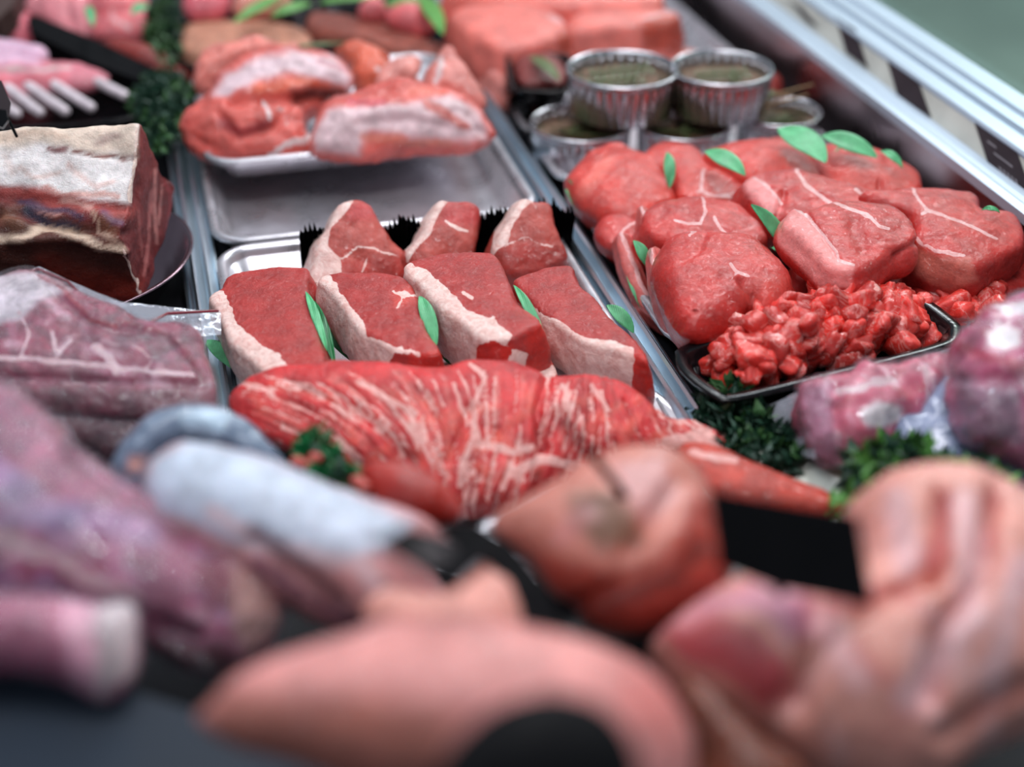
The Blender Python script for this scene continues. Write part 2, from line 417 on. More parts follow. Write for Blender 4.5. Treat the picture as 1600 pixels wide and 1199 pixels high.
def tube(name, A, B, r0, r1, mat, parent=None, m=12, caps=6, mid=None):
    A, B = np.array(A, float), np.array(B, float); ax = unit(B-A); u = unit(np.cross(ax, [0, .3, 1])); v = np.cross(ax, u); L = []
    prof = [(0-.9*r0*math.cos(a), r0*math.sin(a)) for a in np.linspace(.15, math.pi/2, caps)]
    ln = np.linalg.norm(B-A)
    prof += [(ln*s, r0+(r1-r0)*s) for s in (.25, .5, .75)]
    prof += [(ln+.9*r1*math.sin(a), r1*math.cos(a)) for a in np.linspace(0, math.pi/2-.15, caps)]
    an = np.linspace(0, 2*math.pi, m, endpoint=False)
    for s, r in prof: L.append(A+ax*s+np.outer(np.cos(an), u)*r+np.outer(np.sin(an), v)*r)
    V, Fs = loft(L); return mkmesh(name, V, Fs, mat, parent)
def streaks(x0, x1, y0, y1, n, seed, cols=None, k=1.0, st=.75):
    cols = cols or [srgb(238, 208, 216), srgb(170, 30, 58), srgb(214, 140, 160), srgb(120, 40, 66)]
    q = np.random.RandomState(seed); o = []
    for i in range(n):
        x = x0+q.rand()*(x1-x0); y = y0+q.rand()*(y1-y0); a = q.randn()*.6+(.0 if i % 2 else 1.3); l = (15+30*q.rand())*k
        o.append(('line', [(x, y), (x+l*math.cos(a), y+l*math.sin(a))], cols[i % len(cols)], (4+5*q.rand())*k, st, 7*k))
    return o

def leaf(a, b, wpx, z, label, mat='leaf', zb=None, n=(0, -.55, .83), curve=.004, serr=.0, th=.0005, cat='leaf', name='leaf', group=None):
    A = P(a[0], a[1], z); B = P(b[0], b[1], zb if zb is not None else z); ln = np.linalg.norm(B-A); ax = (B-A)/ln
    n = unit(np.array(n)-np.dot(n, ax)*ax); s = np.cross(n, ax); dep = np.dot((A+B)/2-CAM, F0); hw = wpx/F_PX*dep/2
    nu, nv = 20, 7; V = []
    for side in (0, 1):
        for i in range(nu+1):
            t = i/nu; ww = hw*(math.sin(math.pi*min(1, t*.97+.02))**.75)
            if serr and i % 2: ww *= 1-serr
            for j in range(nv):
                k = j/(nv-1)*2-1
                V.append(A+ax*ln*t+s*ww*k+n*(curve*math.sin(math.pi*t)+abs(k)*ww*.22+math.sin(t*9+j)*.0006)-n*th*side)
    Fs = []; st = (nu+1)*nv
    for i in range(nu):
        for j in range(nv-1):
            q = (i*nv+j, i*nv+j+1, (i+1)*nv+j+1, (i+1)*nv+j); Fs.append(q); Fs.append(tuple(x+st for x in q[::-1]))
        for j in (0, nv-1):
            q = (i*nv+j, (i+1)*nv+j, (i+1)*nv+j+st, i*nv+j+st); Fs.append(q if j == 0 else q[::-1])
    o = mkmesh(name, V, Fs, M[mat]); return tag(o, label, cat, group)
def herb(out, z0, z1, cnt, size, mats, label, name='parsley_bunch', seed=3, lift=.6):
    rs = np.random.RandomState(seed); out = np.array(out, float); lo, hi = out.min(0), out.max(0)
    V = []; Fs = []; mi = []
    sprs = []
    while len(sprs) < cnt//14:
        q = lo+rs.rand(2)*(hi-lo)
        if inside(q[None], out)[0]: sprs.append(q)
    for q in sprs:
        zt = z0+(z1-z0)*rs.rand()**.7; b = P(q[0], q[1], zt); mm = rs.randint(len(mats))
        dr = unit([rs.randn()*.7, rs.randn()*.7, lift+rs.rand()*.6]); L = size*3.2*(.7+.6*rs.rand()); a = b-dr*L*.6; a[2] = max(a[2], .004)
        sd = unit(np.cross(dr, [.3, .1, 1])); i0 = len(V); wd = size*.07
        V += [a-sd*wd, a+sd*wd, b+sd*wd, b-sd*wd]; Fs.append((i0, i0+1, i0+2, i0+3)); mi.append(mm)
        for k in range(14):
            t = .25+.75*k/13; c = a+(b-a)*t; ld = unit(dr*.7+unit(rs.randn(3))*.9); pr = unit(np.cross(ld, rs.randn(3))); l = size*(.7+.6*rs.rand()); ww = l*.26; nn = np.cross(ld, pr)
            i0 = len(V); V += [c, c+ld*l*.45+pr*ww, c+ld*l, c+ld*l*.45-pr*ww, c+ld*l*.5-nn*ww*.4]
            Fs += [(i0, i0+1, i0+4), (i0+1, i0+2, i0+4), (i0+2, i0+3, i0+4), (i0+3, i0, i0+4)]; mi += [mm]*4
    o = mkmesh(name, V, Fs, M[mats[0]], smooth=False)
    for m in mats[1:]: o.data.materials.append(M[m])
    o.data.polygons.foreach_set('material_index', mi); o['kind'] = 'stuff'; return tag(o, label, 'herbs')
def plate(cx, cy, r, label, z=.004, h=.012, name='round_plate', deep=False, mat='steel', group='round steel plates'):
    pr = [(0, .0), (r*.7, 0), (r*.78, .002), (r*.97, h-.001), (r, h), (r*1.0, h+.0012), (r*.985, h+.0015), (r*.96, h+.0002), (r*.8, .004), (r*.72, .0015), (0.0005, .0015)]
    an = np.linspace(0, 2*math.pi, 96, endpoint=False)
    L = [np.c_[cx+rr*np.cos(an), cy+rr*np.sin(an), np.full(96, z+zz)] for rr, zz in pr[1:-1]]
    V, Fs = loft(L); o = mkmesh(name, V, Fs, M[mat]); return tag(o, label, 'plate', group)
def box(name, x0, x1, y0, y1, z0, z1, mat, parent=None):
    V = [(x, y, z) for z in (z0, z1) for x, y in ((x0, y0), (x1, y0), (x1, y1), (x0, y1))]
    return mkmesh(name, V, [(3, 2, 1, 0), (4, 5, 6, 7), (0, 1, 5, 4), (1, 2, 6, 5), (2, 3, 7, 6), (3, 0, 4, 7)], M[mat], parent, smooth=False)
def extr(name, prof, y0, y1, mat, parent=None, smooth=False):
    a = np.array([(x, y0, z) for x, z in prof]); b = np.array([(x, y1, z) for x, z in prof]); V, Fs = loft([a, b])
    return mkmesh(name, V, Fs, M[mat], parent, smooth=smooth)
# ================================================================== SETTING
YB, YF = .1, 2.6
struct(box('floor', -.62, .66, YB, YF, -.03, 0, 'deck'))
struct(box('wall_left', -.66, -.62, YB, YF, -.05, .25, 'darksteel'))
struct(box('wall_back', -.66, .66, YF, YF+.03, -.05, .35, 'darksteel'))
struct(extr('wall_right', [(.662, -.03), (.672, -.03), (.66, .077), (.652, .077)], YB, YF, 'darksteel'))
struct(extr('trim_1', [(.652, .0775), (.652, .0715), (.6505, .0715), (.6505, .080), (.658, .0815), (.6625, .0800), (.666, .0815), (.6765, .0805), (.6765, .0775)], YB, YF, 'lip'))
struct(extr('trim_2', [(.6768, .0780), (.6768, .0805), (.6868, .0995), (.6905, .0990), (.6805, .078)], YB, YF, 'strip'))
struct(extr('trim_3', [(.6870, .0925), (.6845, .1000), (.6862, .1025), (.700, .1045), (.7015, .1005), (.7055, .1010), (.7075, .1062), (.7165, .1075), (.7185, .1040), (.7225, .1045), (.7245, .1090), (.741, .1115), (.744, .1080), (.742, .09), (.70, .085)], YB, YF, 'lip'))
t = NT('clear_glass'); gl = t.n('ShaderNodeBsdfAnisotropic', {'Color': (.9, 1, .95, 1), 'Roughness': .06}).outputs[0]
tr = t.n('ShaderNodeBsdfTransparent', {'Color': (.86, .95, .9, 1)}).outputs[0]
t.out(t.n('ShaderNodeMixShader', {0: schlick(t), 1: tr, 2: gl}).outputs[0]); M['glass'] = t.m
struct(extr('window_1', [(.744, .085), (.750, .085), (.86, .42), (.854, .42)], YB, YF, 'glass'))
M['shopfloor'] = plain('shop_floor', (.42, .48, .44), .45, 0, .12, 3)
f2 = struct(box('floor', .76, 6, -1, 7, -.95, -.9, 'shopfloor'))
M['plinth'] = plain('plinth', (.33, .37, .36), .5, 0, .1, 4)
struct(box('trim_4', 1.75, 1.82, -1, 6, -.9, -.72, 'plinth'))
# left foreground steel ledge
struct(prism('trim_5', [(-90, 1015), (0, 1030), (150, 1062), (300, 1110), (420, 1150), (640, 1180), (760, 1260), (-90, 1260)], .11, 'lip', n=(0, -.25, 1), thick=.1))
M['ledge'] = plain('ledge_blue_grey', (.020, .030, .046), .6, .0, .15, 12, spec=.2)
bpy.data.objects['trim_5'].data.materials[0] = M['ledge']
# divider rails
DY0 = .66
def divider(x, label):
    e = empty('divider_rail', (x, (YB+YF)/2, .003), label, 'rail', 'steel divider rails between the tray columns')
    extr('channel', [(x-.0145, .003), (x-.0145, .016), (x-.0125, .017), (x-.011, .011), (x+.011, .011), (x+.0125, .017), (x+.0145, .016), (x+.0145, .003)], DY0, YF, 'rail', e)
    for dx in (-.0055, .0055):
        extr('ridge', [(x+dx-.0028, .0108), (x+dx-.002, .024), (x+dx, .0258), (x+dx+.002, .024), (x+dx+.0028, .0108)], DY0, YF, 'rail', e)
    return e
divider(.0085, 'long ridged steel rail between the rib of beef and the empty tray')
divider(.3265, 'long ridged steel rail between the strip steaks and the pile of round steaks')
# price tickets on the right strip
def strip_ticket(c, label, text=False):
    pts = np.array(c, float); n = unit([-.0195, 0, .0102]); o = np.array([.6768, 1, .0808])+n*.0012
    n = unit([-(.0995-.0805), 0, .0100])
    W = [PPl(x, y, o, n) for x, y in pts]
    ob = prism('price_ticket', pts, 0, 'ticket', world=W, ext=-n*.001, label=label, cat='ticket', group='dark price tickets in the right-hand strip')
    if text:
        for (a, b, c2, d2) in ((.22, .42, .30, .35), (.30, .72, .50, .55)):
            w0, w1, w3 = W[0], W[1], W[3]
            q = [w0+(w1-w0)*u+(w3-w0)*v+n*.0002 for u, v in ((a, c2), (b, c2), (b, d2), (a, d2))]
            prism('print_line', pts, 0, 'dimprint', world=q, ext=-n*.0003, parent=ob)
        for k in range(5):
            u = .30+k*.09; q = [w0+(w1-w0)*uu+(w3-w0)*vv+n*.0002 for uu, vv in ((u, .80), (u+.05, .80), (u+.03, .92), (u+.0, .92))]
            prism('print_mark', pts, 0, 'dimprint', world=q, ext=-n*.0003, parent=ob)
    return ob
M['ticket'] = plain('ticket_dark', (.030, .020, .024), .5, 0, .15, 30, spec=.3)
M['dimprint'] = plain('dim_print', (.22, .20, .22), .6)
strip_ticket([(1232, 0), (1254, 14), (1278, 42), (1262, 34)], 'farthest dark price ticket in the strip, cut by the top edge')
strip_ticket([(1305, 26), (1336, 45), (1356, 107), (1322, 82)], 'blurred dark price ticket in the strip, second from the top edge')
strip_ticket([(1383, 84), (1432, 120), (1454, 183), (1402, 149)], 'plain dark price ticket in the middle of the right-hand strip')
strip_ticket([(1521, 187), (1588, 236), (1612, 305), (1545, 259)], 'dark maroon price ticket with faint print, nearest along the strip', True)
# ================================================================== TRAYS
tray(.026, .294, 1.222, 1.47, .024, 'steel tray holding the folded pieces of pale meat, behind the empty tray', z=.0295)
tray(.022, .312, 1.112, 1.43, .028, 'empty shallow steel tray with rounded corners')
tray(.022, .312, .798, 1.105, .028, 'steel tray holding the thick strip steaks and green leaves')
tray(.343, .632, 1.40, 1.78, .030, 'steel tray under the large pink joints at the back')
tray(.343, .632, 1.165, 1.385, .026, 'steel tray the round foil pots stand on')
tray(.343, .632, 1.010, 1.160, .028, 'steel tray under the rear row of round beef steaks')
tray(.343, .632, .852, 1.005, .028, 'steel tray under the front row of round beef steaks')
tray(.347, .632, .63, .846, .022, 'steel tray under the black tray of diced beef')
for (cx, cy, rx, ry, lab) in ((800, 715, 1074, 655, 'shiny round steel plate under the marbled flank'), ):
    a = P(cx, cy, .016); b = P(rx, ry, .016)
    plate(a[0], a[1], np.linalg.norm(b-a), lab)
a = P(1172, 818, .034); b = P(1352, 778, .034); plate(a[0], a[1], np.linalg.norm(b-a)+.0, 'round steel plate behind the large black ticket', z=.022, mat='plate')
# round plate of the rib: big, tilted rim
a = P(120, 370, .03)
plate(-.105, 1.13, .125, 'wide dark round steel platter under the rib of beef', z=.010, h=.03, mat='platter')if 'platter' in M else None
M['platter'] = plain('platter_steel', (.24, .16, .19), .2, 1, .12, 20)
plate(-.112, 1.105, .118, 'wide round steel platter under the rib of beef', z=.004, h=.034, mat='platter')
# ================================================================== STRIP STEAKS
RD = srgb(166, 46, 42); RD2 = srgb(160, 48, 46); BR = srgb(196, 40, 30); FATP = (.80, .55, .50)
SG = 'thick strip steaks laid in a row'
def strip(out, z, lab, ops, side, thick=.034, n=(-.04, -.06, 1), ext=(0, -.002, -.034), seed=0, grooves=(), **k):
    return slab('strip_steak', out, z, M['steak'], RD, thick, n, ext, sp=.0013, r=.004, dome=.003, bulge=.003, namp=.0014, nsc=90, ops=ops, grooves=grooves, label=lab, cat='steak', group=SG, seed=seed, fatside=side, zmin=.006, wsc=190, warp=7, **k)
strip([(326, 462), (345, 448), (362, 427), (420, 417), (479, 417), (482, 445), (490, 483), (500, 527), (510, 567), (490, 585), (455, 596), (420, 588), (388, 562), (360, 537), (345, 507), (333, 482)],
      .060, 'leftmost thick strip steak with a white fat edge, green leaf under its left side',
      [('poly', [(320, 440), (348, 455), (356, 470), (372, 508), (402, 534), (440, 556), (462, 585), (440, 630), (320, 600)], 'F', 3, 1.0, 5), ('line', [(440, 600), (520, 585)], BR, 14)],
      [(300, 430), (350, 430), (350, 500), (470, 600), (440, 680), (300, 650)], seed=1, ext=(.006, -.002, -.034))
strip([(496, 440), (506, 428), (560, 424), (627, 430), (652, 461), (666, 510), (686, 543), (688, 553), (660, 557), (616, 549), (575, 526), (556, 512), (530, 478), (508, 450)],
      .064, 'strip steak second from the left with a pale star-shaped fat fleck on its cut face',
      [('poly', [(480, 425), (508, 424), (520, 436), (541, 470), (570, 505), (574, 524), (618, 543), (612, 560), (588, 600), (480, 600)], 'F', 3, 1.0, 4),
       ('poly', [(580, 560), (640, 575), (640, 555), (700, 545), (700, 600), (580, 600)], BR, 5),
       ('line', [(612, 456), (632, 461), (652, 462)], 'F', 4, .75, 4), ('poly', [(622, 452), (642, 456), (634, 468), (620, 462)], 'F', 3, .7, 3), ('line', [(632, 455), (622, 482)], 'F', 3, .7, 3), ('line', [(618, 545), (650, 552)], 'F', 6, .9),
       ('poly', [(612, 455), (645, 445), (655, 470), (620, 478)], srgb(200, 60, 50), 8)],
      [(470, 420), (560, 420), (590, 520), (610, 560), (600, 640), (470, 640)], seed=2)
strip([(633, 424), (640, 408), (699, 394), (750, 393), (773, 396), (789, 419), (810, 470), (843, 497), (847, 508), (822, 519), (798, 531), (755, 532), (722, 507), (690, 485), (660, 453)],
      .071, 'largest strip steak, third from the left, with a broad white fat edge',
      [('poly', [(625, 405), (646, 414), (670, 424), (700, 452), (731, 485), (772, 498), (800, 524), (790, 545), (768, 540), (740, 600), (620, 600)], 'F', 3, 1.0, 4),
       ('poly', [(735, 545), (770, 530), (800, 540), (800, 600), (735, 600)], BR, 4), ('poly', [(738, 543), (770, 532), (800, 545), (800, 600), (740, 600)], 'f-', 3),
       ('poly', [(796, 545), (822, 550), (828, 600), (790, 600)], 'F', 4, .95), ('poly', [(822, 515), (860, 500), (860, 600), (826, 600)], BR, 4), ('line', [(724, 458), (738, 466)], 'F', 5, .8, 2), ('line', [(765, 500), (772, 498)], 'F', 5, .8)],
      [(620, 400), (700, 440), (745, 520), (742, 640), (600, 640)], seed=3, ext=(.004, -.002, -.040))
strip([(801, 438), (830, 424), (864, 416), (894, 416), (904, 440), (930, 464), (950, 490), (990, 527), (1007, 548), (1012, 565), (985, 556), (955, 547), (912, 535), (872, 508), (848, 495), (822, 465)],
      .058, 'rightmost strip steak of the front row, end fat edge over the tray rim',
      [('poly', [(820, 470), (848, 491), (872, 501), (912, 528), (960, 534), (990, 545), (990, 575), (985, 620), (840, 620)], 'F', 3, 1.0, 4), ('poly', [(985, 555), (1030, 540), (1030, 620), (988, 620)], BR, 5)],
      [(800, 470), (990, 545), (984, 640), (800, 640)], seed=4, ext=(.004, -.003, -.036))
# small hidden steak between
slab('strip_steak', [(735, 572), (800, 545), (850, 545), (872, 585), (860, 600), (740, 600)], .034, M['steak'], srgb(190, 70, 62), .02, (0, 0, 1), None, .0018, .004, .001, .002, .001, 70,
     [('poly', [(780, 560), (870, 570), (870, 600), (770, 600)], 'F', 6, .9)], label='low steak end poking out between the third and fourth strip steaks', cat='steak', seed=31, zmin=.006)
def chop(out, z, lab, ops, seed, n=(.10, -.62, .74), thick=.034):
    return slab('sirloin_chop', out, z, M['steak'], srgb(176, 70, 60), thick, n, None, .0016, .006, .006, .003, .0026, 60, ops, (), lab, 'steak', 'short upright chops behind the strip steaks', seed=seed, zmin=.006)
chop([(556, 308), (528, 318), (514, 350), (495, 375), (485, 414), (487, 450), (540, 455), (625, 440), (636, 398), (614, 370), (597, 345), (580, 318)], .055, 'upright short chop, leftmost of the three at the back of the tray',
     [('poly', [(470, 330), (530, 300), (556, 306), (545, 325), (520, 355), (512, 385), (532, 405), (534, 425), (520, 470), (470, 470)], 'F', 4, .85, 4), ('poly', [(546, 318), (575, 315), (590, 340), (545, 345)], srgb(190, 62, 62), 8),
      ('line', [(535, 405), (560, 385), (590, 392), (620, 402)], 'F', 4, .65), ('line', [(575, 400), (565, 425)], 'F', 4, .6), ('poly', [(530, 408), (640, 398), (640, 460), (530, 460)], srgb(170, 48, 38), 8)], 5)
chop([(687, 311), (705, 311), (747, 320), (748, 356), (741, 395), (735, 430), (660, 432), (636, 405), (636, 388), (657, 365), (670, 335)], .056, 'middle upright short chop of the three at the back, pale fat along its left side',
     [('poly', [(630, 380), (655, 345), (680, 300), (703, 310), (690, 325), (672, 365), (650, 390), (636, 415)], 'F', 3, .95, 4), ('line', [(698, 345), (728, 362)], 'F', 5, .8), ('poly', [(690, 315), (750, 315), (750, 355), (690, 350)], srgb(180, 58, 56), 9)], 6)
chop([(816, 308), (837, 310), (864, 317), (871, 350), (888, 389), (886, 412), (849, 430), (810, 436), (785, 420), (772, 392), (780, 362), (798, 332)], .055, 'upright short chop, rightmost at the back of the tray beside the rail',
     [('poly', [(765, 400), (775, 350), (808, 300), (835, 308), (815, 330), (798, 362), (795, 380), (770, 400)], 'F', 3, .95, 4), ('poly', [(780, 390), (830, 375), (890, 390), (890, 440), (780, 440)], srgb(165, 52, 44), 8), ('line', [(790, 385), (820, 372), (865, 385)], 'F', 4, .6), ('line', [(830, 315), (842, 340)], 'F', 4, .6)], 7)
# crinkled black liner behind the chops
def crinkle():
    x0, x1, y = P(472, 420, .03)[0], P(915, 400, .03)[0], 1.045
    V = []; Fs = []; m = 120
    for i in range(m+1):
        x = x0+(x1-x0)*i/m; zz = .058+.004*(i % 2)+.004*math.sin(i*.31)+.002*rng.randn(); yy = y+.004*(i % 2)+.003*math.sin(i*.2)
        V += [(x, yy, .008), (x, yy+.004, zz*.6), (x, yy-.002, zz), (x, yy+.0012, zz), (x, yy+.008, zz*.6), (x, yy+.004, .008)]
    for i in range(m):
        a, b = i*6, i*6+6
        for k in range(6):
            l = (k+1) % 6; Fs.append((a+k, a+l, b+l, b+k))
    Fs += [tuple(range(6))[::-1], tuple(range(m*6, m*6+6))]
    o = mkmesh('crinkled_liner', V, Fs, M['black'], smooth=False); tag(o, 'crinkled black plastic liner standing behind the upright chops', 'liner')
crinkle()
# ================================================================== ROUND STEAKS (right)
RR = srgb(186, 46, 40); RB = srgb(200, 58, 48); RG = 'round beef steaks piled in the right-hand trays'
def rs(out, z, lab, ops=(), seed=0, n=(0, -.12, 1), thick=.028, dome=.006, r=.0055, namp=.0034, nsc=44, grooves=(), base=None, sp=.0017, ext=None, **k):
    return slab('beef_steak', out, z, M['round'], base or RR, thick, n, ext, sp, r, dome, .004, namp, nsc, ops, grooves, lab, 'steak', RG, seed=seed, zmin=k.pop('zmin', .006), **k)
rs([(883, 275), (903, 248), (940, 226), (972, 219), (998, 238), (1030, 250), (1052, 288), (1056, 312), (1030, 333), (990, 346), (940, 332), (905, 308)], .058, 'smooth thick beef steak at the rear left of the pile, beside the foil pots',
   [('line', [(910, 300), (935, 268), (950, 250)], srgb(225, 110, 96), 14, .6)], 11, dome=.012, r=.01, base=RB, ext=(.026, .038, -.045))
rs([(1005, 250), (1018, 226), (1060, 220), (1092, 228), (1108, 250), (1160, 272), (1185, 292), (1160, 312), (1110, 315), (1062, 306), (1048, 275)], .060, 'beef steak lying flat between the rear left steak and the oval green leaf',
   [('line', [(1098, 265), (1098, 300)], 'F', 4.34, .9), ('line', [(1090, 300), (1150, 312)], 'F', 3.72, .9), ('line', [(1120, 305), (1180, 300)], 'F', 3.72, .7)], 12, thick=.045, base=RB)
rs([(1100, 238), (1150, 222), (1225, 214), (1262, 236), (1290, 270), (1262, 300), (1200, 296), (1150, 275)], .066, 'beef steak at the rear of the pile under the broad green leaf', [], 13, thick=.05, base=RB, dome=.01)
rs([(1262, 240), (1300, 222), (1372, 236), (1425, 258), (1442, 292), (1408, 318), (1330, 312), (1282, 280)], .064, 'beef steak at the rear right of the pile against the dark steel wall', [], 14, thick=.05, base=RB, grooves=[([(1375, 285), (1378, 315)], 5, .003)], dome=.01)
rs([(928, 350), (950, 334), (990, 338), (1006, 358), (992, 388), (962, 388), (935, 372)], .045, 'small beef end at the left edge of the pile under the dark green leaf', [('line', [(960, 372), (985, 350), (1005, 345)], 'F', 3.72, .8)], 15, ext=(.018, .022, -.03))
rs([(1345, 302), (1420, 290), (1490, 294), (1527, 303), (1538, 326), (1582, 330), (1600, 352), (1600, 382), (1562, 402), (1530, 418), (1500, 412), (1462, 399), (1432, 374), (1424, 340), (1395, 322)], .078,
   'large steak at the right with a pale forked vein, nearest the price strip',
   [('line', [(1425, 294), (1436, 312), (1450, 328), (1500, 345), (1530, 360), (1556, 374)], 'F', 3.72, 1, 3), ('line', [(1450, 328), (1440, 334)], 'F', 4.34, .9, 2), ('line', [(1432, 372), (1460, 392), (1506, 398)], 'F', 4.34, 1, 3), ('poly', [(1430, 385), (1462, 400), (1515, 402), (1530, 440), (1480, 455), (1430, 430)], srgb(205, 110, 96), 6)],
   16, thick=.04, namp=.003, ext=(.0, .012, -.034))
rs([(1425, 430), (1470, 420), (1560, 405), (1600, 395), (1610, 440), (1570, 462), (1510, 476), (1450, 468), (1428, 450)], .040, 'flat beef steak lying beneath the large forked-vein steak',
   [('line', [(1430, 440), (1460, 458), (1490, 460)], 'F', 5.58, .9)], 17, thick=.022)
rs([(1350, 400), (1400, 385), (1440, 400), (1450, 440), (1410, 452), (1360, 445), (1300, 440), (1250, 440), (1240, 405), (1290, 395)], .040, 'beef steak at the bottom of the central pair, just above the black tray', [('line', [(1385, 415), (1420, 405)], 'F', 4.96, .6), ('line', [(1245, 405), (1275, 445)], 'F', 4.34, .8)], 18, thick=.03)
rs([(1160, 290), (1178, 272), (1210, 268), (1250, 264), (1320, 284), (1385, 305), (1412, 328), (1380, 350), (1300, 345), (1240, 340), (1200, 335)], .078, 'long steak with a pale curled fat end, behind the ribbed green leaf',
   [('poly', [(1155, 285), (1176, 268), (1195, 285), (1215, 305), (1222, 328), (1200, 335), (1165, 305)], srgb(224, 130, 128), 6), ('line', [(1178, 275), (1200, 292), (1222, 318)], 'F', 4.34, .9), ('line', [(1245, 266), (1258, 290), (1280, 305), (1300, 318)], 'F', 4.34, 1, 3), ('line', [(1338, 296), (1360, 315)], 'F', 3.72, .8, 3)], 19, ext=(0, .02, -.035), grooves=[([(1225, 300), (1215, 335)], 6, .004)])
rs([(1221, 347), (1238, 322), (1262, 330), (1300, 313), (1355, 315), (1402, 322), (1428, 350), (1432, 382), (1396, 396), (1360, 420), (1332, 428), (1306, 424), (1284, 412), (1246, 376)], .090,
   'uppermost central beef steak with a shining cut face and thick pink fat edge',
   [('line', [(1300, 314), (1330, 326), (1362, 340), (1374, 354), (1388, 357)], 'F', 3.72, 1, 3), ('poly', [(1215, 350), (1238, 318), (1256, 330), (1280, 362), (1304, 392), (1310, 405), (1335, 415), (1330, 450), (1280, 450), (1215, 380)], srgb(226, 132, 128), 4, 1, 3),
    ('line', [(1240, 324), (1262, 338), (1284, 366), (1306, 394), (1310, 406), (1334, 414)], 'F', 3.72, 1, 2)],
   20, thick=.02, namp=.0024, ext=(.0, .004, -.022), sp=.0015, grooves=[([(1335, 350), (1350, 385)], 14, .004), ([(1258, 330), (1284, 366), (1310, 406)], 4, .002), ([(1400, 400), (1430, 380)], 5, .004)])
rs([(1002, 338), (1030, 314), (1090, 307), (1150, 314), (1182, 338), (1200, 372), (1160, 388), (1100, 384), (1050, 378), (1014, 366)], .070, 'beef steak with a T-shaped pale seam, behind the fat domed steak',
   [('line', [(1098, 308), (1102, 330), (1094, 350)], 'F', 3.72, 1, 3), ('line', [(1055, 345), (1075, 350), (1094, 350)], 'F', 3.1, .9, 3), ('line', [(1116, 340), (1126, 358), (1136, 368)], 'F', 4.34, .9, 2)], 21, ext=(0, .025, -.045))
rs([(1019, 408), (1026, 384), (1046, 364), (1094, 357), (1130, 361), (1175, 364), (1206, 384), (1236, 414), (1242, 436), (1222, 466), (1196, 474), (1172, 464), (1160, 480), (1128, 498), (1085, 506), (1055, 490), (1034, 450)], .076,
   'fat domed steak with a curved white seam at the front left of the pile',
   [('line', [(1142, 412), (1150, 424), (1168, 432)], 'F', 3.72, 1, 2), ('line', [(1078, 366), (1090, 358)], 'F', 3.72, .8), ('line', [(1150, 428), (1140, 440)], 'F', 3.1, .7), ('poly', [(1160, 440), (1240, 430), (1240, 480), (1160, 480)], srgb(196, 66, 58), 8)],
   22, thick=.05, dome=.010, r=.014, namp=.003, sp=.0015, ext=(0.026, .036, -.045),
   grooves=[([(1156, 440), (1170, 450), (1184, 474)], 5, .007), ([(1100, 370), (1090, 395), (1065, 410)], 6, .002)]+[([(1100, 500), (1120, 470)], 3, .0008), ([(1130, 490), (1146, 462)], 3, .0008)]+[([(1030, 440), (1044, 480), (1064, 512)], 4, .003)])
def fold(out, z, lab, seed, line):
    rs(out, z, lab, [('line', line, 'F', 6, .85, 3)], seed, n=(-.35, -.45, .82), thick=.016, dome=.002, r=.004, namp=.0018, base=srgb(206, 98, 92), sp=.0018)
fold([(996, 352), (999, 318), (1012, 332), (1024, 368), (1026, 400), (1012, 400), (1003, 380)], .062, 'thin steak edge standing up at the left, above the oval leaf', 23, [(999, 322), (1012, 345), (1020, 380)])
fold([(1013, 392), (1022, 384), (1036, 430), (1055, 480), (1076, 512), (1072, 526), (1046, 510), (1026, 470), (1016, 430)], .050, 'thin fatty steak edge along the left of the domed steak', 24, [(1015, 388), (1028, 430), (1045, 480), (1070, 515)])
fold([(960, 372), (975, 362), (988, 395), (1004, 435), (1024, 475), (1052, 512), (1044, 520), (1006, 488), (980, 440), (966, 405)], .034, 'outermost thin steak edge hanging towards the steel rail', 25, [(972, 366), (985, 400), (1005, 450), (1045, 510)])
rs([(1100, 490), (1160, 470), (1230, 460), (1250, 470), (1200, 500), (1120, 520)], .030, 'low steak hidden under the domed steak behind the diced beef', [], 26, thick=.02)
# ================================================================== BLACK TRAY + DICED BEEF
TB = [(1057, 555), (1072, 538), (1200, 494), (1330, 452), (1380, 447), (1436, 460), (1492, 498), (1501, 518), (1478, 542), (1300, 588), (1150, 624), (1112, 616), (1066, 580)]
tray_px(TB, .050, .026, 'black', 'black_tray', 'glossy black plastic tray heaped with diced beef', sm=1)
def chunk_mesh(seed):
    rs_ = np.random.RandomState(seed); V = []; idx = {}; Fs = []; m = 6; sc = np.array([1.15, .65+.4*rs_.rand(), .45+.3*rs_.rand()])
    def vid(p):
        k = tuple(np.round(p, 4))
        if k not in idx: idx[k] = len(V); V.append(p)
        return idx[k]
    g = np.linspace(-1, 1, m+1)
    for ax in range(3):
        for s in (-1, 1):
            for i in range(m):
                for j in range(m):
                    q = []
                    for a, b in ((i, j), (i+1, j), (i+1, j+1), (i, j+1)):
                        p = np.zeros(3); p[ax] = s; p[(ax+1) % 3] = g[a]; p[(ax+2) % 3] = g[b]; q.append(vid(p))
                    Fs.append(tuple(q if s > 0 else q[::-1]))
    V = np.array(V); r = np.linalg.norm(V, axis=1); pn = (np.abs(V)**5).sum(1)**.2
    V = V/pn[:, None]*.75+V/r[:, None]*.25
    V = V*sc; V = V*(1+.45*fbm(V+seed*3.1, 1.3, seed, 3))[:, None]; V[:, 0] += V[:, 1]*(rs_.rand()-.5)*.6
    V = V*.0102; c = np.tile(srgb(218, 54, 44), (len(V), 1))*(1+.12*rs_.randn())
    return V, Fs, np.clip(c, 0, 1), rs_.rand(len(V))*0+np.clip(fbm(V*1, 70, seed+9, 2)*1.6-.45, 0, .62)
cm = []
for s in range(9):
    V, Fs, c, f = chunk_mesh(s)
    o = mkmesh('beef_cube', V, Fs, M['chunk'], None, c, f, origin=(0, 0, 0)); cm.append(o)
pile = []
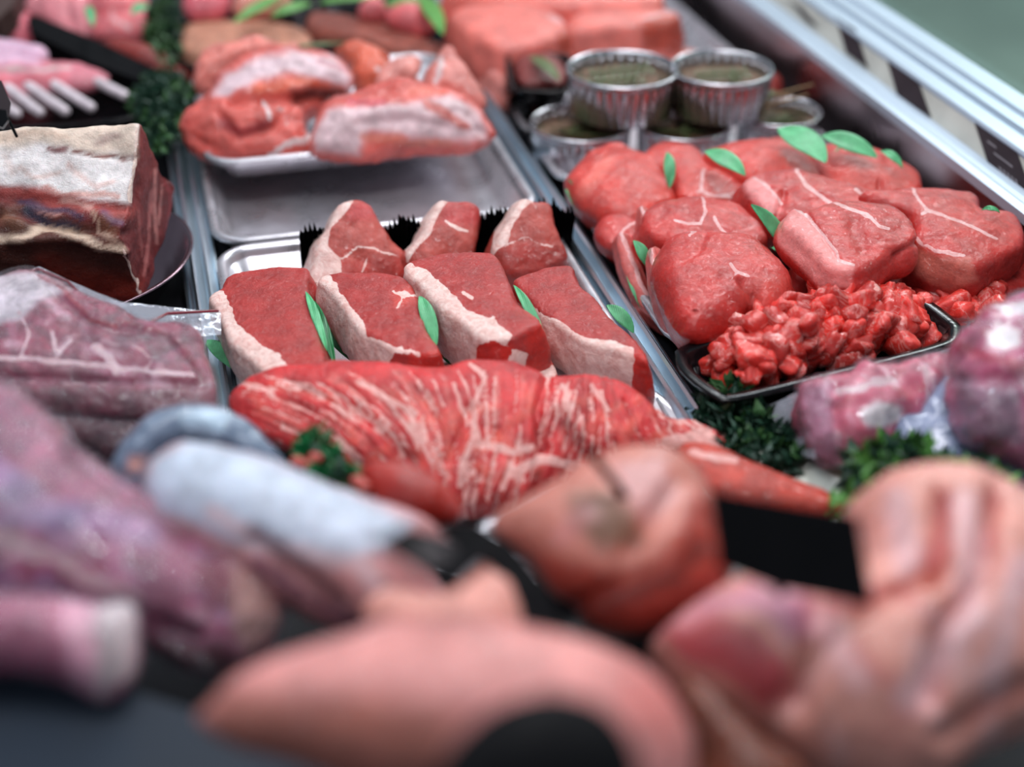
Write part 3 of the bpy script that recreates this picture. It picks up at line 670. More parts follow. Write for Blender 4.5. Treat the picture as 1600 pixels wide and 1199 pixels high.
pb = np.array([(1092, 556), (1122, 520), (1180, 494), (1240, 468), (1300, 456), (1350, 452), (1404, 462), (1450, 488), (1466, 508), (1440, 525), (1330, 552), (1240, 580), (1170, 604), (1135, 596)], float)
W2 = np.array([P(x, y, .045)[:2] for x, y in pb]); cen = W2.mean(0)
def scat(k, spc, z, shrink, jit=.3, rsd=5):
    r_ = np.random.RandomState(rsd); Q = cen+(W2-cen)*shrink; lo, hi = Q.min(0), Q.max(0); out = []
    for j, y in enumerate(np.arange(lo[1], hi[1]+.01, spc*.87)):
        for x in np.arange(lo[0]+(j % 2)*spc/2, hi[0]+.01, spc):
            p = np.array([x, y])+(r_.rand(2)-.5)*spc*jit*2
            if inside(p[None], Q)[0]: out.append((p[0], p[1], z+r_.rand()*.004))
    return out
pile = scat(0, .0165, .036, 1.0, rsd=1)+scat(1, .0150, .0450, .95, rsd=2)+scat(2, .0150, .054, .78, rsd=3)+scat(3, .015, .062, .48, rsd=4)
LBL = 'small glistening red beef cube heaped in the glossy black tray'
used = set(); r_ = np.random.RandomState(8)
def put(i, p, lab, grp, s=1.0):
    k = r_.randint(9); src = cm[k]
    o = src if k not in used and not used.add(k) else src.copy()
    if o is not src: COL.objects.link(o)
    o.location = p; o.rotation_euler = tuple(r_.rand(3)*6.28); sc = s*(.78+.5*r_.rand()); o.scale = (sc, sc, sc*.95); tag(o, lab, 'beef cube', grp)
for i, p in enumerate(pile): put(i, p, LBL, 'beef cubes heaped in the black tray')
for i in range(16):
    q = (1478+r_.rand()*85, 498-r_.rand()*34-(i/16)*6); p = P(q[0], q[1], .030+.010*r_.rand())
    put(i, p, 'red beef cube lying loose between the black tray and the packed bones', 'loose beef cubes right of the black tray', 1.0)
# ================================================================== FLANK (bavette)
FO = [(358, 618), (392, 592), (450, 576), (550, 571), (640, 580), (700, 576), (735, 566), (800, 570), (850, 590), (930, 592), (985, 616), (1040, 650), (1095, 658), (1135, 682), (1152, 716), (1080, 712), (1020, 712), (960, 728), (900, 748), (850, 772), (800, 794), (745, 800), (690, 796), (640, 768), (600, 748), (540, 735), (470, 715), (410, 686), (368, 652)]
r_ = np.random.RandomState(21); ops = []; grv = []
def ang(x, y):
    # flow direction: shallow arcs at the left, steep in the middle, diagonal at right
    t = np.interp(x, [360, 480, 600, 700, 800, 900, 1000, 1100], [12, 28, 50, 75, 98, 100, 62, 35]); return math.radians(t+np.interp(y, [580, 760], [-8, 12]))
for i in range(520):
    x = 370+r_.rand()*730; y = 578+r_.rand()*200; pts = [(x, y)]
    for k in range(r_.randint(4, 11)):
        a = ang(x, y)+r_.randn()*.12; x += 9*math.cos(a); y += 9*math.sin(a); pts.append((x, y))
    if i % 5 < 3: ops.append(('line', pts, 'F', 2.4+3.2*r_.rand()**3, .5+.35*r_.rand(), 6))
    else: ops.append(('line', pts, srgb(158, 30, 30) if i % 2 else srgb(216, 104, 96), 5, .6, 6))
    if i % 2: grv.append((pts, 2.6, .0012))
for pts, wd in (([(735, 640), (745, 690), (800, 705), (830, 700)], 9), ([(735, 690), (720, 760)], 7), ([(800, 735), (850, 720), (910, 730)], 12), ([(560, 600), (640, 640), (650, 690)], 6), ([(1040, 690), (1100, 680), (1140, 712)], 14), ([(735, 570), (760, 590), (730, 640)], 6), ([(880, 600), (895, 640)], 6), ([(925, 600), (950, 640)], 6)):
    ops.append(('line', pts, 'F', wd, .95, 8))
for _ in range(40):
    x = 380+r_.rand()*700; y = 590+r_.rand()*150; ops.append(('line', [(x, y), (x+30*r_.randn(), y+20)], srgb(222, 96, 78), 11, .35))
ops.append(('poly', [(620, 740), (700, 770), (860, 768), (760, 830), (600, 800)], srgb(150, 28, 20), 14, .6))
grv += [([(855, 590), (840, 640), (850, 700)], 8, .005), ([(560, 640), (640, 720)], 10, .004), ([(700, 720), (735, 640)], 8, .003)]
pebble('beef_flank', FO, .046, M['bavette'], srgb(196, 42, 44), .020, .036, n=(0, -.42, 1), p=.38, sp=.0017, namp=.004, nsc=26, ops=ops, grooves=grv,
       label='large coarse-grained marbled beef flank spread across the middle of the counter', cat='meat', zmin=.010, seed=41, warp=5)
# small strip of dark red behind ticket, blurred
pebble('beef_trimming', [(560, 735), (620, 728), (680, 750), (725, 790), (715, 815), (650, 815), (590, 790)], .095, M['round'], srgb(165, 34, 20), .016, .016, label='blurred dark red beef tip below the marbled flank', seed=42, ops=[])
pebble('flat_steak', [(1060, 700), (1110, 700), (1180, 728), (1240, 752), (1300, 778), (1318, 800), (1250, 812), (1150, 800), (1080, 760)], .045, M['bavette'], srgb(186, 62, 46), .012, .016, n=(0, -.2, 1), label='flat red steak on the round plate behind the large black ticket', cat='steak', seed=43,
       ops=[('line', [(1080, 705), (1150, 720)], 'F', 10, .8), ('line', [(1240, 760), (1300, 785)], 'F', 8, .5)])
# ================================================================== RIB OF BEEF
rb = [(216, 197), (228, 205), (245, 250), (256, 275), (270, 292), (268, 335), (252, 385), (234, 440), (222, 468), (212, 440), (197, 392), (192, 368), (197, 336), (201, 317), (210, 250)]
slab('rib_of_beef', rb, .10, M['rib'], srgb(112, 42, 42), .3, (.955, -.295, .02), (-.30, .035, 0.0), .0020, .003, 0, .0, .0042, 38, at=(222, 300), K=110, zmin=.012, seed=51, wsc=50, label='huge rib of beef with thick creamy fat cap and dark bone', cat='meat', warp=10,
     ops=[('poly', [(-200, 160), (217, 160), (217, 210), (210, 250), (200, 318), (150, 315), (60, 300), (-200, 260)], 'F', 4, 1),
          ('poly', [(-200, 150), (217, 150), (217, 212), (210, 252), (200, 318), (150, 315), (60, 300), (-200, 260)], 'f-', 3, 1),
          ('poly', [(-200, 150), (217, 150), (217, 212), (210, 252), (200, 318), (150, 315), (60, 300), (-200, 260)], srgb(236, 228, 226), 4, 1),
          ('poly', [(-200, 150), (217, 150), (215, 245), (120, 238), (60, 226), (-200, 236)], srgb(212, 188, 168), 9, .85), ('line', [(0, 214), (50, 206), (110, 214)], srgb(190, 160, 140), 8, .6),
          ('line', [(30, 262), (50, 282), (100, 270)], srgb(214, 170, 156), 6, .5), ('line', [(110, 255), (150, 290), (180, 280)], srgb(214, 160, 146), 6, .5), ('line', [(70, 296), (110, 304), (160, 300), (185, 308)], srgb(196, 116, 96), 6, .7), ('line', [(10, 240), (20, 270)], srgb(210, 180, 170), 8, .5),
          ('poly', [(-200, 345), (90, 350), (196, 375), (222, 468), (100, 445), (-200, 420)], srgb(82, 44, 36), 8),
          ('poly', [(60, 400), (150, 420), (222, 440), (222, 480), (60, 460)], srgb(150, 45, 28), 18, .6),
          ('line', [(-200, 290), (0, 300), (80, 310), (200, 330)], srgb(165, 72, 66), 16, .8), ('line', [(-50, 320), (40, 330), (180, 372)], srgb(96, 50, 40), 12, .9), ('line', [(10, 338), (30, 352)], srgb(112, 72, 54), 17, .95), ('line', [(160, 345), (176, 362)], srgb(120, 74, 54), 15, .95), ('line', [(60, 325), (90, 335)], srgb(206, 150, 140), 6, .8), ('line', [(100, 312), (140, 322)], srgb(210, 160, 150), 7, .8),
          ('line', [(45, 330), (80, 350), (118, 356)], srgb(40, 44, 66), 10, .95), ('line', [(30, 318), (100, 330), (125, 340)], srgb(70, 52, 78), 6, .9),
          ('line', [(-40, 372), (40, 374), (60, 356), (110, 364), (160, 385), (195, 388)], srgb(214, 186, 164), 9, .95), ('line', [(160, 330), (175, 345), (190, 350)], srgb(90, 58, 84), 7, .8),
          ('line', [(145, 330), (155, 360), (190, 378)], srgb(206, 170, 150), 5, .8), ('line', [(120, 240), (165, 243), (210, 248)], srgb(130, 60, 50), 3, .9), ('line', [(75, 238), (105, 238)], srgb(120, 40, 44), 6, .9),
          ('line', [(155, 222), (180, 216)], srgb(130, 100, 98), 10, .6),
          ('line', [(243, 265), (240, 320), (246, 380)], srgb(196, 130, 124), 4, .75, 2), ('line', [(236, 300), (232, 380), (225, 430)], srgb(186, 112, 108), 4, .7, 2), ('line', [(252, 290), (248, 350)], srgb(196, 130, 124), 3, .6, 2), ('line', [(255, 285), (266, 300), (262, 350)], srgb(160, 62, 66), 6, .7), ('line', [(217, 330), (222, 400)], srgb(160, 90, 86), 3, .5, 2),
          ('line', [(216, 198), (211, 248), (203, 315)], 'F', 4, .9), ('line', [(196, 390), (221, 466)], 'F', 3, .8)],
     grooves=[([(120, 240), (210, 248)], 3, .003), ([(-100, 330), (40, 340), (195, 365)], 8, .006), ([(-100, 300), (60, 312), (195, 325)], 6, .003), ([(20, 378), (110, 372), (195, 392)], 6, -.007), ([(10, 338), (30, 352)], 14, -.007), ([(160, 345), (176, 362)], 13, -.007), ([(70, 352), (118, 358)], 6, .006)])
# ticket on a pin in the rib
tk = empty('pinned_ticket', P(26, 212, .19), 'small dark ticket on a black pin stuck in the rib of beef', 'ticket')
prism('ticket_card', [(-60, 120), (2, 126), (17, 160), (12, 185), (-60, 190)], .205, 'ticket', n=(0, -.8, .5), thick=.002, parent=tk)
A = P(26, 213, .175); B = P(4, 168, .195)
tube('pin', A, B, .0011, .0013, M['black'], tk)
prism('clip', [(-6, 170), (10, 172), (13, 188), (4, 200), (-6, 196)], .200, 'black', n=(0, -.8, .5), thick=.004, parent=tk)
# ================================================================== VACUUM PACKED BEEF (left)
VO = [(-70, 470), (0, 442), (40, 430), (70, 436), (110, 455), (170, 482), (230, 512), (290, 515), (318, 545), (334, 600), (338, 640), (330, 668), (200, 664), (60, 650), (-70, 640)]
ops = [('poly', [(-70, 430), (60, 425), (110, 455), (60, 470), (30, 500), (-70, 510)], srgb(205, 190, 198), 8), ('line', [(30, 490), (45, 520), (35, 560)], 'F', 5, .8), ('line', [(80, 520), (90, 555), (110, 530)], 'F', 6, .9), ('line', [(150, 540), (170, 560), (180, 580)], 'F', 12, .8),
       ('line', [(-70, 560), (60, 562), (160, 572), (300, 585)], 'F', 7, .8), ('line', [(0, 595), (150, 600), (300, 592)], 'F', 5, .5), ('line', [(210, 540), (235, 560), (220, 580)], 'F', 4, .6),
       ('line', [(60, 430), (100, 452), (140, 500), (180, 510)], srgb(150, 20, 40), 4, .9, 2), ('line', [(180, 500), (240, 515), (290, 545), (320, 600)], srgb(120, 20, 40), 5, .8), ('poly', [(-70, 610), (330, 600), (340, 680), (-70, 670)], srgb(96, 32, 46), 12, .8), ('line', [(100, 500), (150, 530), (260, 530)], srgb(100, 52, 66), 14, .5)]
ops = streaks(-40, 300, 470, 640, 70, 5, [srgb(96, 30, 52), srgb(170, 96, 120), srgb(150, 40, 66), srgb(200, 150, 166), srgb(84, 26, 44)], 1.1, .6)+ops
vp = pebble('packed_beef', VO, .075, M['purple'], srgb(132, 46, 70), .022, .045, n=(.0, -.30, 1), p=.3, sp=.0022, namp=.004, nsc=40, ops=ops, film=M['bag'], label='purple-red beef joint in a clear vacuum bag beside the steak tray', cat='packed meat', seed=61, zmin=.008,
            grooves=[([(60, 430), (140, 500), (185, 512)], 5, .004), ([(185, 505), (260, 525), (318, 590)], 5, .004), ([(-60, 585), (320, 600)], 7, .004)])
def sheet(name, pxs, zs, mat, parent, nu=30, nv=14, amp=.002, sc=60, seed=0):
    """bilinear film sheet between four corners"""
    C = [P(x, y, z) for (x, y), z in zip(pxs, zs)]; V = []; th = .0003
    for i in range(nu+1):
        for j in range(nv+1):
            u, v = i/nu, j/nv; V.append(C[0]*(1-u)*(1-v)+C[1]*u*(1-v)+C[2]*u*v+C[3]*(1-u)*v)
    V = np.array(V); V[:, 2] += fbm(V, sc, seed, 3)*amp; V = np.concatenate([V, V-np.array([0, 0, th])]); st = (nu+1)*(nv+1); Fs = []
    for i in range(nu):
        for j in range(nv):
            q = (i*(nv+1)+j, (i+1)*(nv+1)+j, (i+1)*(nv+1)+j+1, i*(nv+1)+j+1); Fs += [q, tuple(x+st for x in q[::-1])]
    return mkmesh(name, V, Fs, mat, parent)
sheet('bag_flap', [(170, 470), (345, 488), (345, 522), (200, 540)], [.085, .066, .062, .080], M['flap'], vp, amp=.0015, seed=3)
sheet('bag_flap', [(-60, 462), (62, 418), (200, 478), (150, 500)], [.10, .102, .09, .09], M['flap'], vp, amp=.0015, seed=4)
for a, b, za, zb in (((60, 421), (105, 440), .104, .1), ((-10, 436), (60, 421), .1, .104), ((105, 440), (165, 497), .1, .09), ((222, 510), (262, 490), .085, .08), ((262, 490), (340, 486), .08, .07), ((180, 500), (225, 510), .088, .085)):
    t_ = tube('blood_seam', P(*a, za), P(*b, zb), .0012, .0011, M['seam'], vp) if 'seam' in M else None
    if t_ is None:
        M['seam'] = plain('blood_red', srgb(120, 14, 34), .2, coat=.6); tube('blood_seam', P(*a, za), P(*b, zb), .0012, .0011, M['seam'], vp)
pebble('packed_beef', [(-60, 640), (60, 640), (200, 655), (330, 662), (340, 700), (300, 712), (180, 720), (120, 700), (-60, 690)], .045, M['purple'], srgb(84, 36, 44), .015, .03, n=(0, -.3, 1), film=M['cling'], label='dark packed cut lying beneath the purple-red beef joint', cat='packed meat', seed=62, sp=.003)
# ================================================================== FOREGROUND
def fg(name, out, z, base, Hf, Hb, label, ops=(), mat='pale', n=(0, -.6, .8), seed=0, film=None, cat='meat', p=.5, grooves=(), namp=.004, nsc=22, warp=12, zmin=.006, group=None):
    return pebble(name, out, z, M[mat], base, Hf, Hb, n=n, p=p, sp=.0032, namp=namp, nsc=nsc, ops=ops, grooves=grooves, label=label, cat=cat, seed=seed, film=film, warp=warp, zmin=zmin, group=group)
fg('packed_leg_joint', [(-90, 590), (0, 600), (60, 640), (130, 690), (210, 745), (300, 790), (390, 850), (436, 915), (432, 985), (380, 1040), (290, 1050), (200, 1000), (100, 970), (-90, 930)], .12, srgb(176, 88, 120), .035, .06,
   'large purple leg of meat in a glossy vacuum bag at the left foreground', mat='purple', seed=71, film=M['bagbig'], cat='packed meat', grooves=[([(120, 700), (330, 850)], 25, .008), ([(180, 960), (300, 1000)], 20, .008)],
   ops=streaks(-60, 380, 640, 960, 46, 6, [srgb(206, 160, 196), srgb(120, 40, 76), srgb(190, 110, 150), srgb(170, 150, 200), srgb(140, 52, 84)], 2.6, .6)+[('poly', [(300, 880), (360, 860), (380, 950), (320, 960)], srgb(130, 40, 66), 14), ('poly', [(360, 880), (420, 890), (440, 970), (390, 1030), (360, 960)], srgb(200, 150, 140), 14), ('poly', [(180, 985), (380, 1020), (380, 1080), (180, 1060)], srgb(100, 30, 44), 14), ('line', [(-60, 820), (100, 880), (200, 930)], 'F', 30, .7), ('line', [(-60, 730), (80, 800), (230, 830)], srgb(170, 140, 190), 30, .5)])  # pale lilac streaks are bag highlights painted into the meat colour
fg('packed_joint', [(-90, 940), (60, 930), (150, 950), (205, 950), (212, 1010), (200, 1060), (165, 1095), (100, 1075), (0, 1055), (-90, 1055)], .135, srgb(160, 76, 104), .02, .05,
   'small packed joint with a pale end, below the large purple leg', mat='purple', seed=72, film=M['cling'], cat='packed meat', ops=[('poly', [(100, 930), (150, 950), (150, 1080), (110, 1080)], srgb(214, 150, 170), 12), ('poly', [(150, 930), (220, 940), (215, 1050), (150, 1100)], srgb(200, 182, 184), 12)])
# pork shank with white wrapping
sh = fg('wrapped_shank', [(228, 760), (246, 718), (300, 690), (400, 712), (520, 762), (640, 802), (700, 846), (664, 890), (704, 960), (600, 992), (520, 988), (430, 940), (340, 885), (258, 828)], .115, srgb(214, 150, 150), .035, .05,
        'pale shank partly wrapped in white netting, pointing at the small black ticket', seed=73, cat='meat',
        ops=[('poly', [(220, 760), (240, 710), (300, 680), (430, 710), (540, 760), (650, 815), (600, 862), (520, 880), (380, 850), (250, 800)], srgb(196, 206, 222), 14), ('line', [(400, 880), (470, 930), (560, 975)], srgb(110, 60, 86), 16, .9), ('line', [(330, 800), (430, 850), (540, 880)], srgb(220, 190, 196), 16, .8),
             ('line', [(560, 880), (600, 930)], srgb(232, 205, 210), 22, .8)], grooves=[([(400, 850), (520, 950)], 18, .008)])
fg('plastic_bag', [(170, 740), (186, 690), (230, 660), (300, 640), (350, 650), (420, 690), (450, 730), (400, 750), (320, 705), (255, 720), (240, 780), (200, 770)], .10, srgb(120, 136, 156), .02, .03,
   'crumpled grey-blue plastic bag end behind the white-wrapped shank', seed=74, mat='bluebag', cat='plastic bag', namp=.008, nsc=40, ops=[('poly', [(280, 640), (360, 650), (340, 690), (290, 680)], srgb(190, 214, 232), 10)]) if 'bluebag' in M else None
def simple_attr(name, rough=.3):
    t = NT(name); col = t.n('ShaderNodeAttribute', attribute_name='Col').outputs['Color']; co = t.n('ShaderNodeTexCoord').outputs['Object']
    b = t.n('ShaderNodeBump', {'Strength': .8, 'Distance': .005, 'Height': t.noise(60, 4, .6, co, 1)}).outputs[0]
    return t.out(t.n('ShaderNodeBsdfPrincipled', {'Base Color': col, 'Roughness': rough, 'Coat Weight': .6, 'Normal': b}).outputs[0])
M['bluebag'] = simple_attr('grey_blue_plastic')
fg('plastic_bag', [(170, 740), (186, 690), (230, 660), (300, 640), (350, 650), (420, 690), (450, 730), (400, 750), (320, 705), (255, 720), (240, 780), (200, 770)], .10, srgb(112, 128, 150), .02, .03,
   'crumpled grey-blue plastic bag end behind the white-wrapped shank', seed=74, mat='bluebag', cat='plastic bag', namp=.006, nsc=40, ops=[('poly', [(280, 640), (360, 650), (340, 690), (290, 680)], srgb(190, 214, 232), 10), ('poly', [(200, 715), (225, 715), (225, 740), (200, 740)], srgb(190, 130, 120), 8)])
fg('pork_joint', [(600, 920), (680, 935), (730, 905), (775, 866), (804, 878), (828, 935), (846, 1005), (800, 1040), (680, 1040), (600, 1000), (560, 960)], .135, srgb(222, 152, 138), .02, .05, 'peaked pale pork joint behind the small black ticket stem', seed=75, n=(0, -.5, .85))
fg('pork_belly', [(330, 1100), (372, 1058), (450, 1022), (540, 992), (620, 968), (740, 965), (830, 985), (930, 1010), (1010, 1050), (1062, 1110), (1084, 1180), (1050, 1260), (820, 1290), (640, 1250), (480, 1195), (370, 1165), (308, 1125)], .17, srgb(226, 148, 142), .035, .07,
   'smooth blurred pink pork joint along the bottom foreground', seed=76, n=(0, -.55, .83), namp=.002, ops=[('poly', [(960, 1030), (1060, 1080), (1060, 1180), (980, 1120)], srgb(205, 118, 112), 20), ('poly', [(330, 1080), (600, 1090), (720, 1120), (700, 1280), (300, 1280)], srgb(170, 96, 76), 40, .8)])  # brown lower patch is underside shade painted into the pork colour
fg('black_form', [(680, 1210), (730, 1140), (790, 1100), (860, 1085), (930, 1100), (978, 1145), (1000, 1210), (990, 1290), (690, 1290)], .225, (.004, .004, .005), .012, .015, 'blurred round black form standing in for a dark cavity at the bottom edge', seed=77, mat='blackattr' if 'blackattr' in M else 'bluebag', n=(0, -.6, .8), cat='form', namp=0)  # solid black body standing in for a dark cavity
bpy.data.objects['black_form'].data.materials[0] = M['blackmat']
# brown roast on steel tray corner
tray_px([(738, 828), (800, 790), (900, 740), (1040, 700), (1130, 800), (1150, 900), (1000, 960), (870, 900), (790, 858)], .078, .02, 'steel', 'steel_tray', 'steel tray corner showing left of the tied pork roast', sp=.008)
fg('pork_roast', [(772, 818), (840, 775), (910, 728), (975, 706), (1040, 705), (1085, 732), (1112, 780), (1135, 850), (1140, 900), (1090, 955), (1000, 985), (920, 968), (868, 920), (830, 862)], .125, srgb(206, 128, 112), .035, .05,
   'rounded pork roast with a brown stain and a dark skewer', seed=78, n=(0, -.5, .85), ops=[('poly', [(880, 775), (940, 765), (990, 800), (1000, 850), (940, 860), (900, 820)], srgb(120, 92, 70), 16, .85), ('poly', [(830, 870), (900, 880), (980, 900), (1060, 850), (1085, 760), (1140, 820), (1150, 930), (1000, 1000), (880, 960)], srgb(168, 52, 36), 18, .9),
   ('poly', [(960, 720), (1040, 715), (1060, 780), (1010, 820), (980, 780)], srgb(214, 160, 158), 14, .8), ('line', [(880, 840), (920, 800)], srgb(222, 150, 150), 24, .5), ('line', [(900, 960), (1050, 900), (1100, 860)], srgb(90, 24, 14), 20, .7)], grooves=[([(990, 860), (1060, 760)], 20, .006), ([(880, 960), (1000, 900)], 16, .004)])  # dark red-brown along the roast's lower part is shade painted into its colour
sk = empty('skewer_ticket', P(985, 790, .13), 'thin dark skewer standing in the pork roast', 'skewer')
tube('skewer', P(990, 792, .150), P(878, 655, .205), .0024, .0020, M['blackmat'], sk); tube('skewer_tip', P(878, 655, .205), P(874, 648, .207), .0022, .0016, M['black'], sk)
# small black ticket with stem
st = empty('black_ticket', P(690, 890, .16), 'small black ticket with smudged pale print beside the pork roast', 'ticket')
prism('ticket_card', [(585, 846), (640, 820), (775, 858), (706, 922)], .225, 'ticketb' if 'ticketb' in M else 'blackmat', n=(0, -.35, .9), thick=.002, parent=st)
prism('print_smudge', [(640, 858), (690, 846), (712, 866), (660, 880)], .2256, 'ticket', n=(0, -.35, .9), thick=.0008, parent=st)
prism('holder', [(690, 815), (745, 818), (800, 850), (855, 915), (885, 1000), (872, 1010), (822, 1000), (800, 930), (760, 868)], .150, 'blackmat', n=(0, -.5, .85), thick=.010, parent=st)
bt = empty('black_ticket', P(1230, 900, .15), 'large blank black ticket card standing before the pork shoulder', 'ticket')
prism('ticket_card', [(1109, 764), (1340, 806), (1364, 948), (1212, 920), (1127, 888)], .190, 'blackmat', n=(0, -.85, .5), thick=.003, parent=bt)
tube('stem', P(1212, 900, .180), P(1218, 922, .165), .003, .003, M['black'], bt)
fg('pork_shoulder', [(1018, 1000), (1060, 955), (1120, 918), (1170, 903), (1240, 920), (1300, 905), (1330, 860), (1325, 800), (1370, 755), (1420, 738), (1490, 742), (1560, 768), (1640, 800), (1690, 900), (1690, 1080), (1620, 1140), (1520, 1190), (1420, 1240), (1300, 1230), (1180, 1160), (1090, 1100), (1040, 1050)], .12, srgb(222, 152, 138), .055, .08,
   'large pale pork shoulder with dark pink muscle at the right foreground', seed=79, n=(0, -.55, .83), p=.42,
   ops=streaks(1280, 1600, 780, 1150, 26, 8, [srgb(236, 190, 190), srgb(190, 90, 90), srgb(226, 160, 150), srgb(205, 120, 110)], 2.8, .5)+[('poly', [(1020, 1000), (1100, 935), (1180, 910), (1260, 930), (1285, 980), (1270, 1000), (1200, 960), (1140, 950)], srgb(200, 128, 146), 16), ('poly', [(1040, 990), (1120, 960), (1190, 985), (1235, 1040), (1240, 1090), (1190, 1110), (1130, 1060), (1060, 1030)], srgb(168, 58, 64), 16),
        ('poly', [(1200, 945), (1270, 935), (1280, 980), (1230, 1000)], srgb(190, 110, 138), 14, .9), ('line', [(1475, 770), (1470, 830), (1455, 890)], srgb(176, 62, 66), 14, .9), ('line', [(1560, 775), (1550, 830), (1530, 880)], srgb(170, 60, 66), 12, .8), ('line', [(1430, 900), (1370, 920)], srgb(190, 90, 80), 10, .8),
        ('line', [(1460, 980), (1455, 1080)], srgb(150, 84, 72), 16, .6), ('line', [(1510, 1130), (1600, 1080)], srgb(170, 70, 50), 16, .7), ('line', [(1510, 790), (1520, 960), (1420, 1090)], srgb(226, 184, 188), 34, .8), ('line', [(1400, 780), (1420, 880)], srgb(226, 180, 184), 30, .8), ('line', [(1290, 970), (1340, 1060)], srgb(230, 178, 180), 30, .8), ('line', [(1600, 880), (1550, 1060)], srgb(228, 184, 188), 28, .8)],
   grooves=[([(1285, 930), (1275, 1000), (1240, 1100)], 20, .016), ([(1468, 770), (1460, 900)], 14, .014), ([(1556, 770), (1535, 900), (1470, 980), (1455, 1090)], 16, .015), ([(1340, 960), (1400, 920), (1480, 880)], 14, .010), ([(1480, 1150), (1600, 1070)], 16, .010)])
fg('pork_joint', [(1060, 1060), (1110, 1090), (1180, 1160), (1250, 1210), (1260, 1280), (1080, 1280), (1090, 1180)], .11, srgb(112, 56, 36), .03, .04, 'shaded tan joint wedged between the pork belly and the shoulder', seed=80)  # dark brown base has the shadow of the gap put into the colour
# ================================================================== PACKED BONES (right)
r_ = np.random.RandomState(77)
fg('packed_bone', [(1248, 606), (1300, 588), (1390, 572), (1480, 552), (1486, 600), (1450, 660), (1400, 700), (1345, 735), (1290, 732), (1262, 690)], .060, srgb(192, 76, 104), .025, .045, 'packed bone-in cut with an oval white marrow end, beside the herbs', mat='purple', seed=81, namp=.009, nsc=45, film=M['bag'], cat='packed meat',
   ops=streaks(1250, 1480, 570, 720, 46, 1)+[('poly', [(1344, 640), (1370, 626), (1408, 634), (1410, 655), (1380, 668), (1350, 662)], srgb(240, 228, 232), 5, 1, 3), ('poly', [(1250, 610), (1300, 595), (1310, 735), (1255, 730)], srgb(176, 124, 150), 10, .8), ('line', [(1310, 610), (1400, 590)], 'F', 9, .8), ('line', [(1440, 575), (1450, 620)], 'F', 10, .7), ('poly', [(1315, 665), (1370, 670), (1360, 720), (1320, 720)], srgb(165, 50, 78), 8)], grooves=[([(1305, 600), (1310, 730)], 8, .006)])
fg('packed_bone', [(1490, 610), (1494, 560), (1520, 515), (1560, 475), (1620, 455), (1700, 470), (1700, 700), (1620, 730), (1560, 712), (1510, 670)], .095, srgb(176, 72, 108), .03, .055, 'packed knuckle with round white bone ends at the right edge of the picture', mat='purple', seed=82, namp=.009, nsc=45, film=M['bag'], cat='packed meat',
   ops=streaks(1490, 1600, 470, 700, 36, 2)+[('poly', [(1542, 524), (1565, 508), (1592, 514), (1596, 538), (1570, 548), (1546, 540)], srgb(244, 236, 238), 4, 1, 2), ('poly', [(1560, 478), (1620, 468), (1620, 490), (1565, 494)], srgb(226, 214, 220), 5, 1, 3), ('poly', [(1480, 560), (1530, 590), (1600, 600), (1610, 700), (1500, 680)], srgb(120, 92, 112), 14, .8), ('line', [(1500, 545), (1600, 575)], srgb(170, 36, 66), 10, .8)], grooves=[([(1490, 590), (1600, 590)], 9, .006)])
fg('plastic_bag', [(1410, 660), (1450, 620), (1500, 590), (1560, 640), (1640, 690), (1680, 740), (1600, 780), (1480, 770), (1400, 730)], .050, srgb(128, 138, 168), .02, .03, 'grey-lilac crumpled bag film under the packed knuckle', mat='bluebag', seed=83, cat='plastic bag', namp=.009, nsc=45)
sheet('bag_flap', [(1180, 640), (1260, 610), (1275, 720), (1225, 700)], [.03, .06, .05, .03], M['flap'], bpy.data.objects['packed_bone'], amp=.003, seed=9)
# ================================================================== HERBS
herb([(1098, 625), (1130, 600), (1160, 610), (1190, 650), (1240, 660), (1262, 720), (1200, 725), (1150, 712), (1105, 670)], .012, .042, 1900, .0125, ['herbdark', 'herb', 'herbdark'], 'dark green parsley garnish below the black tray of diced beef', seed=5)
herb([(1330, 720), (1370, 690), (1430, 690), (1480, 715), (1560, 735), (1590, 780), (1500, 790), (1340, 760)], .05, .085, 2000, .0125, ['herbdark', 'herb', 'leafb'], 'parsley garnish lying in front of the packed bones', seed=6)
herb([(205, 150), (240, 110), (280, 110), (300, 140), (290, 180), (250, 230), (225, 210)], .02, .065, 2200, .010, ['herbdark', 'herbdark', 'herb'], 'dark parsley tuft between the lamb rack and the folded pale meat', seed=7)
herb([(228, 30), (245, 0), (270, -10), (275, 50), (262, 85), (240, 80)], .02, .06, 1200, .012, ['herbdark', 'herb'], 'blurred green herb tuft at the top left by the rail', seed=8)
herb([(470, 690), (490, 665), (510, 680), (520, 715), (560, 735), (562, 770), (520, 765), (480, 735)], .085, .105, 420, .009, ['herb', 'herbdark', 'leafdark'], 'tiny green and berry garnish on the flank beside the white-wrapped shank', seed=9)
M['berry'] = plain('red_berry', srgb(190, 80, 70), .3, 0, .2)
for i, (x, y) in enumerate(((462, 722), (478, 728), (490, 716), (556, 752), (566, 760))):
    o = tube('berry', P(x, y, .105), P(x+6, y+1, .105), .0035, .0033, M['berry']); tag(o, 'tiny reddish berry in the garnish on the flank', 'berry', 'berries in the garnish on the flank')
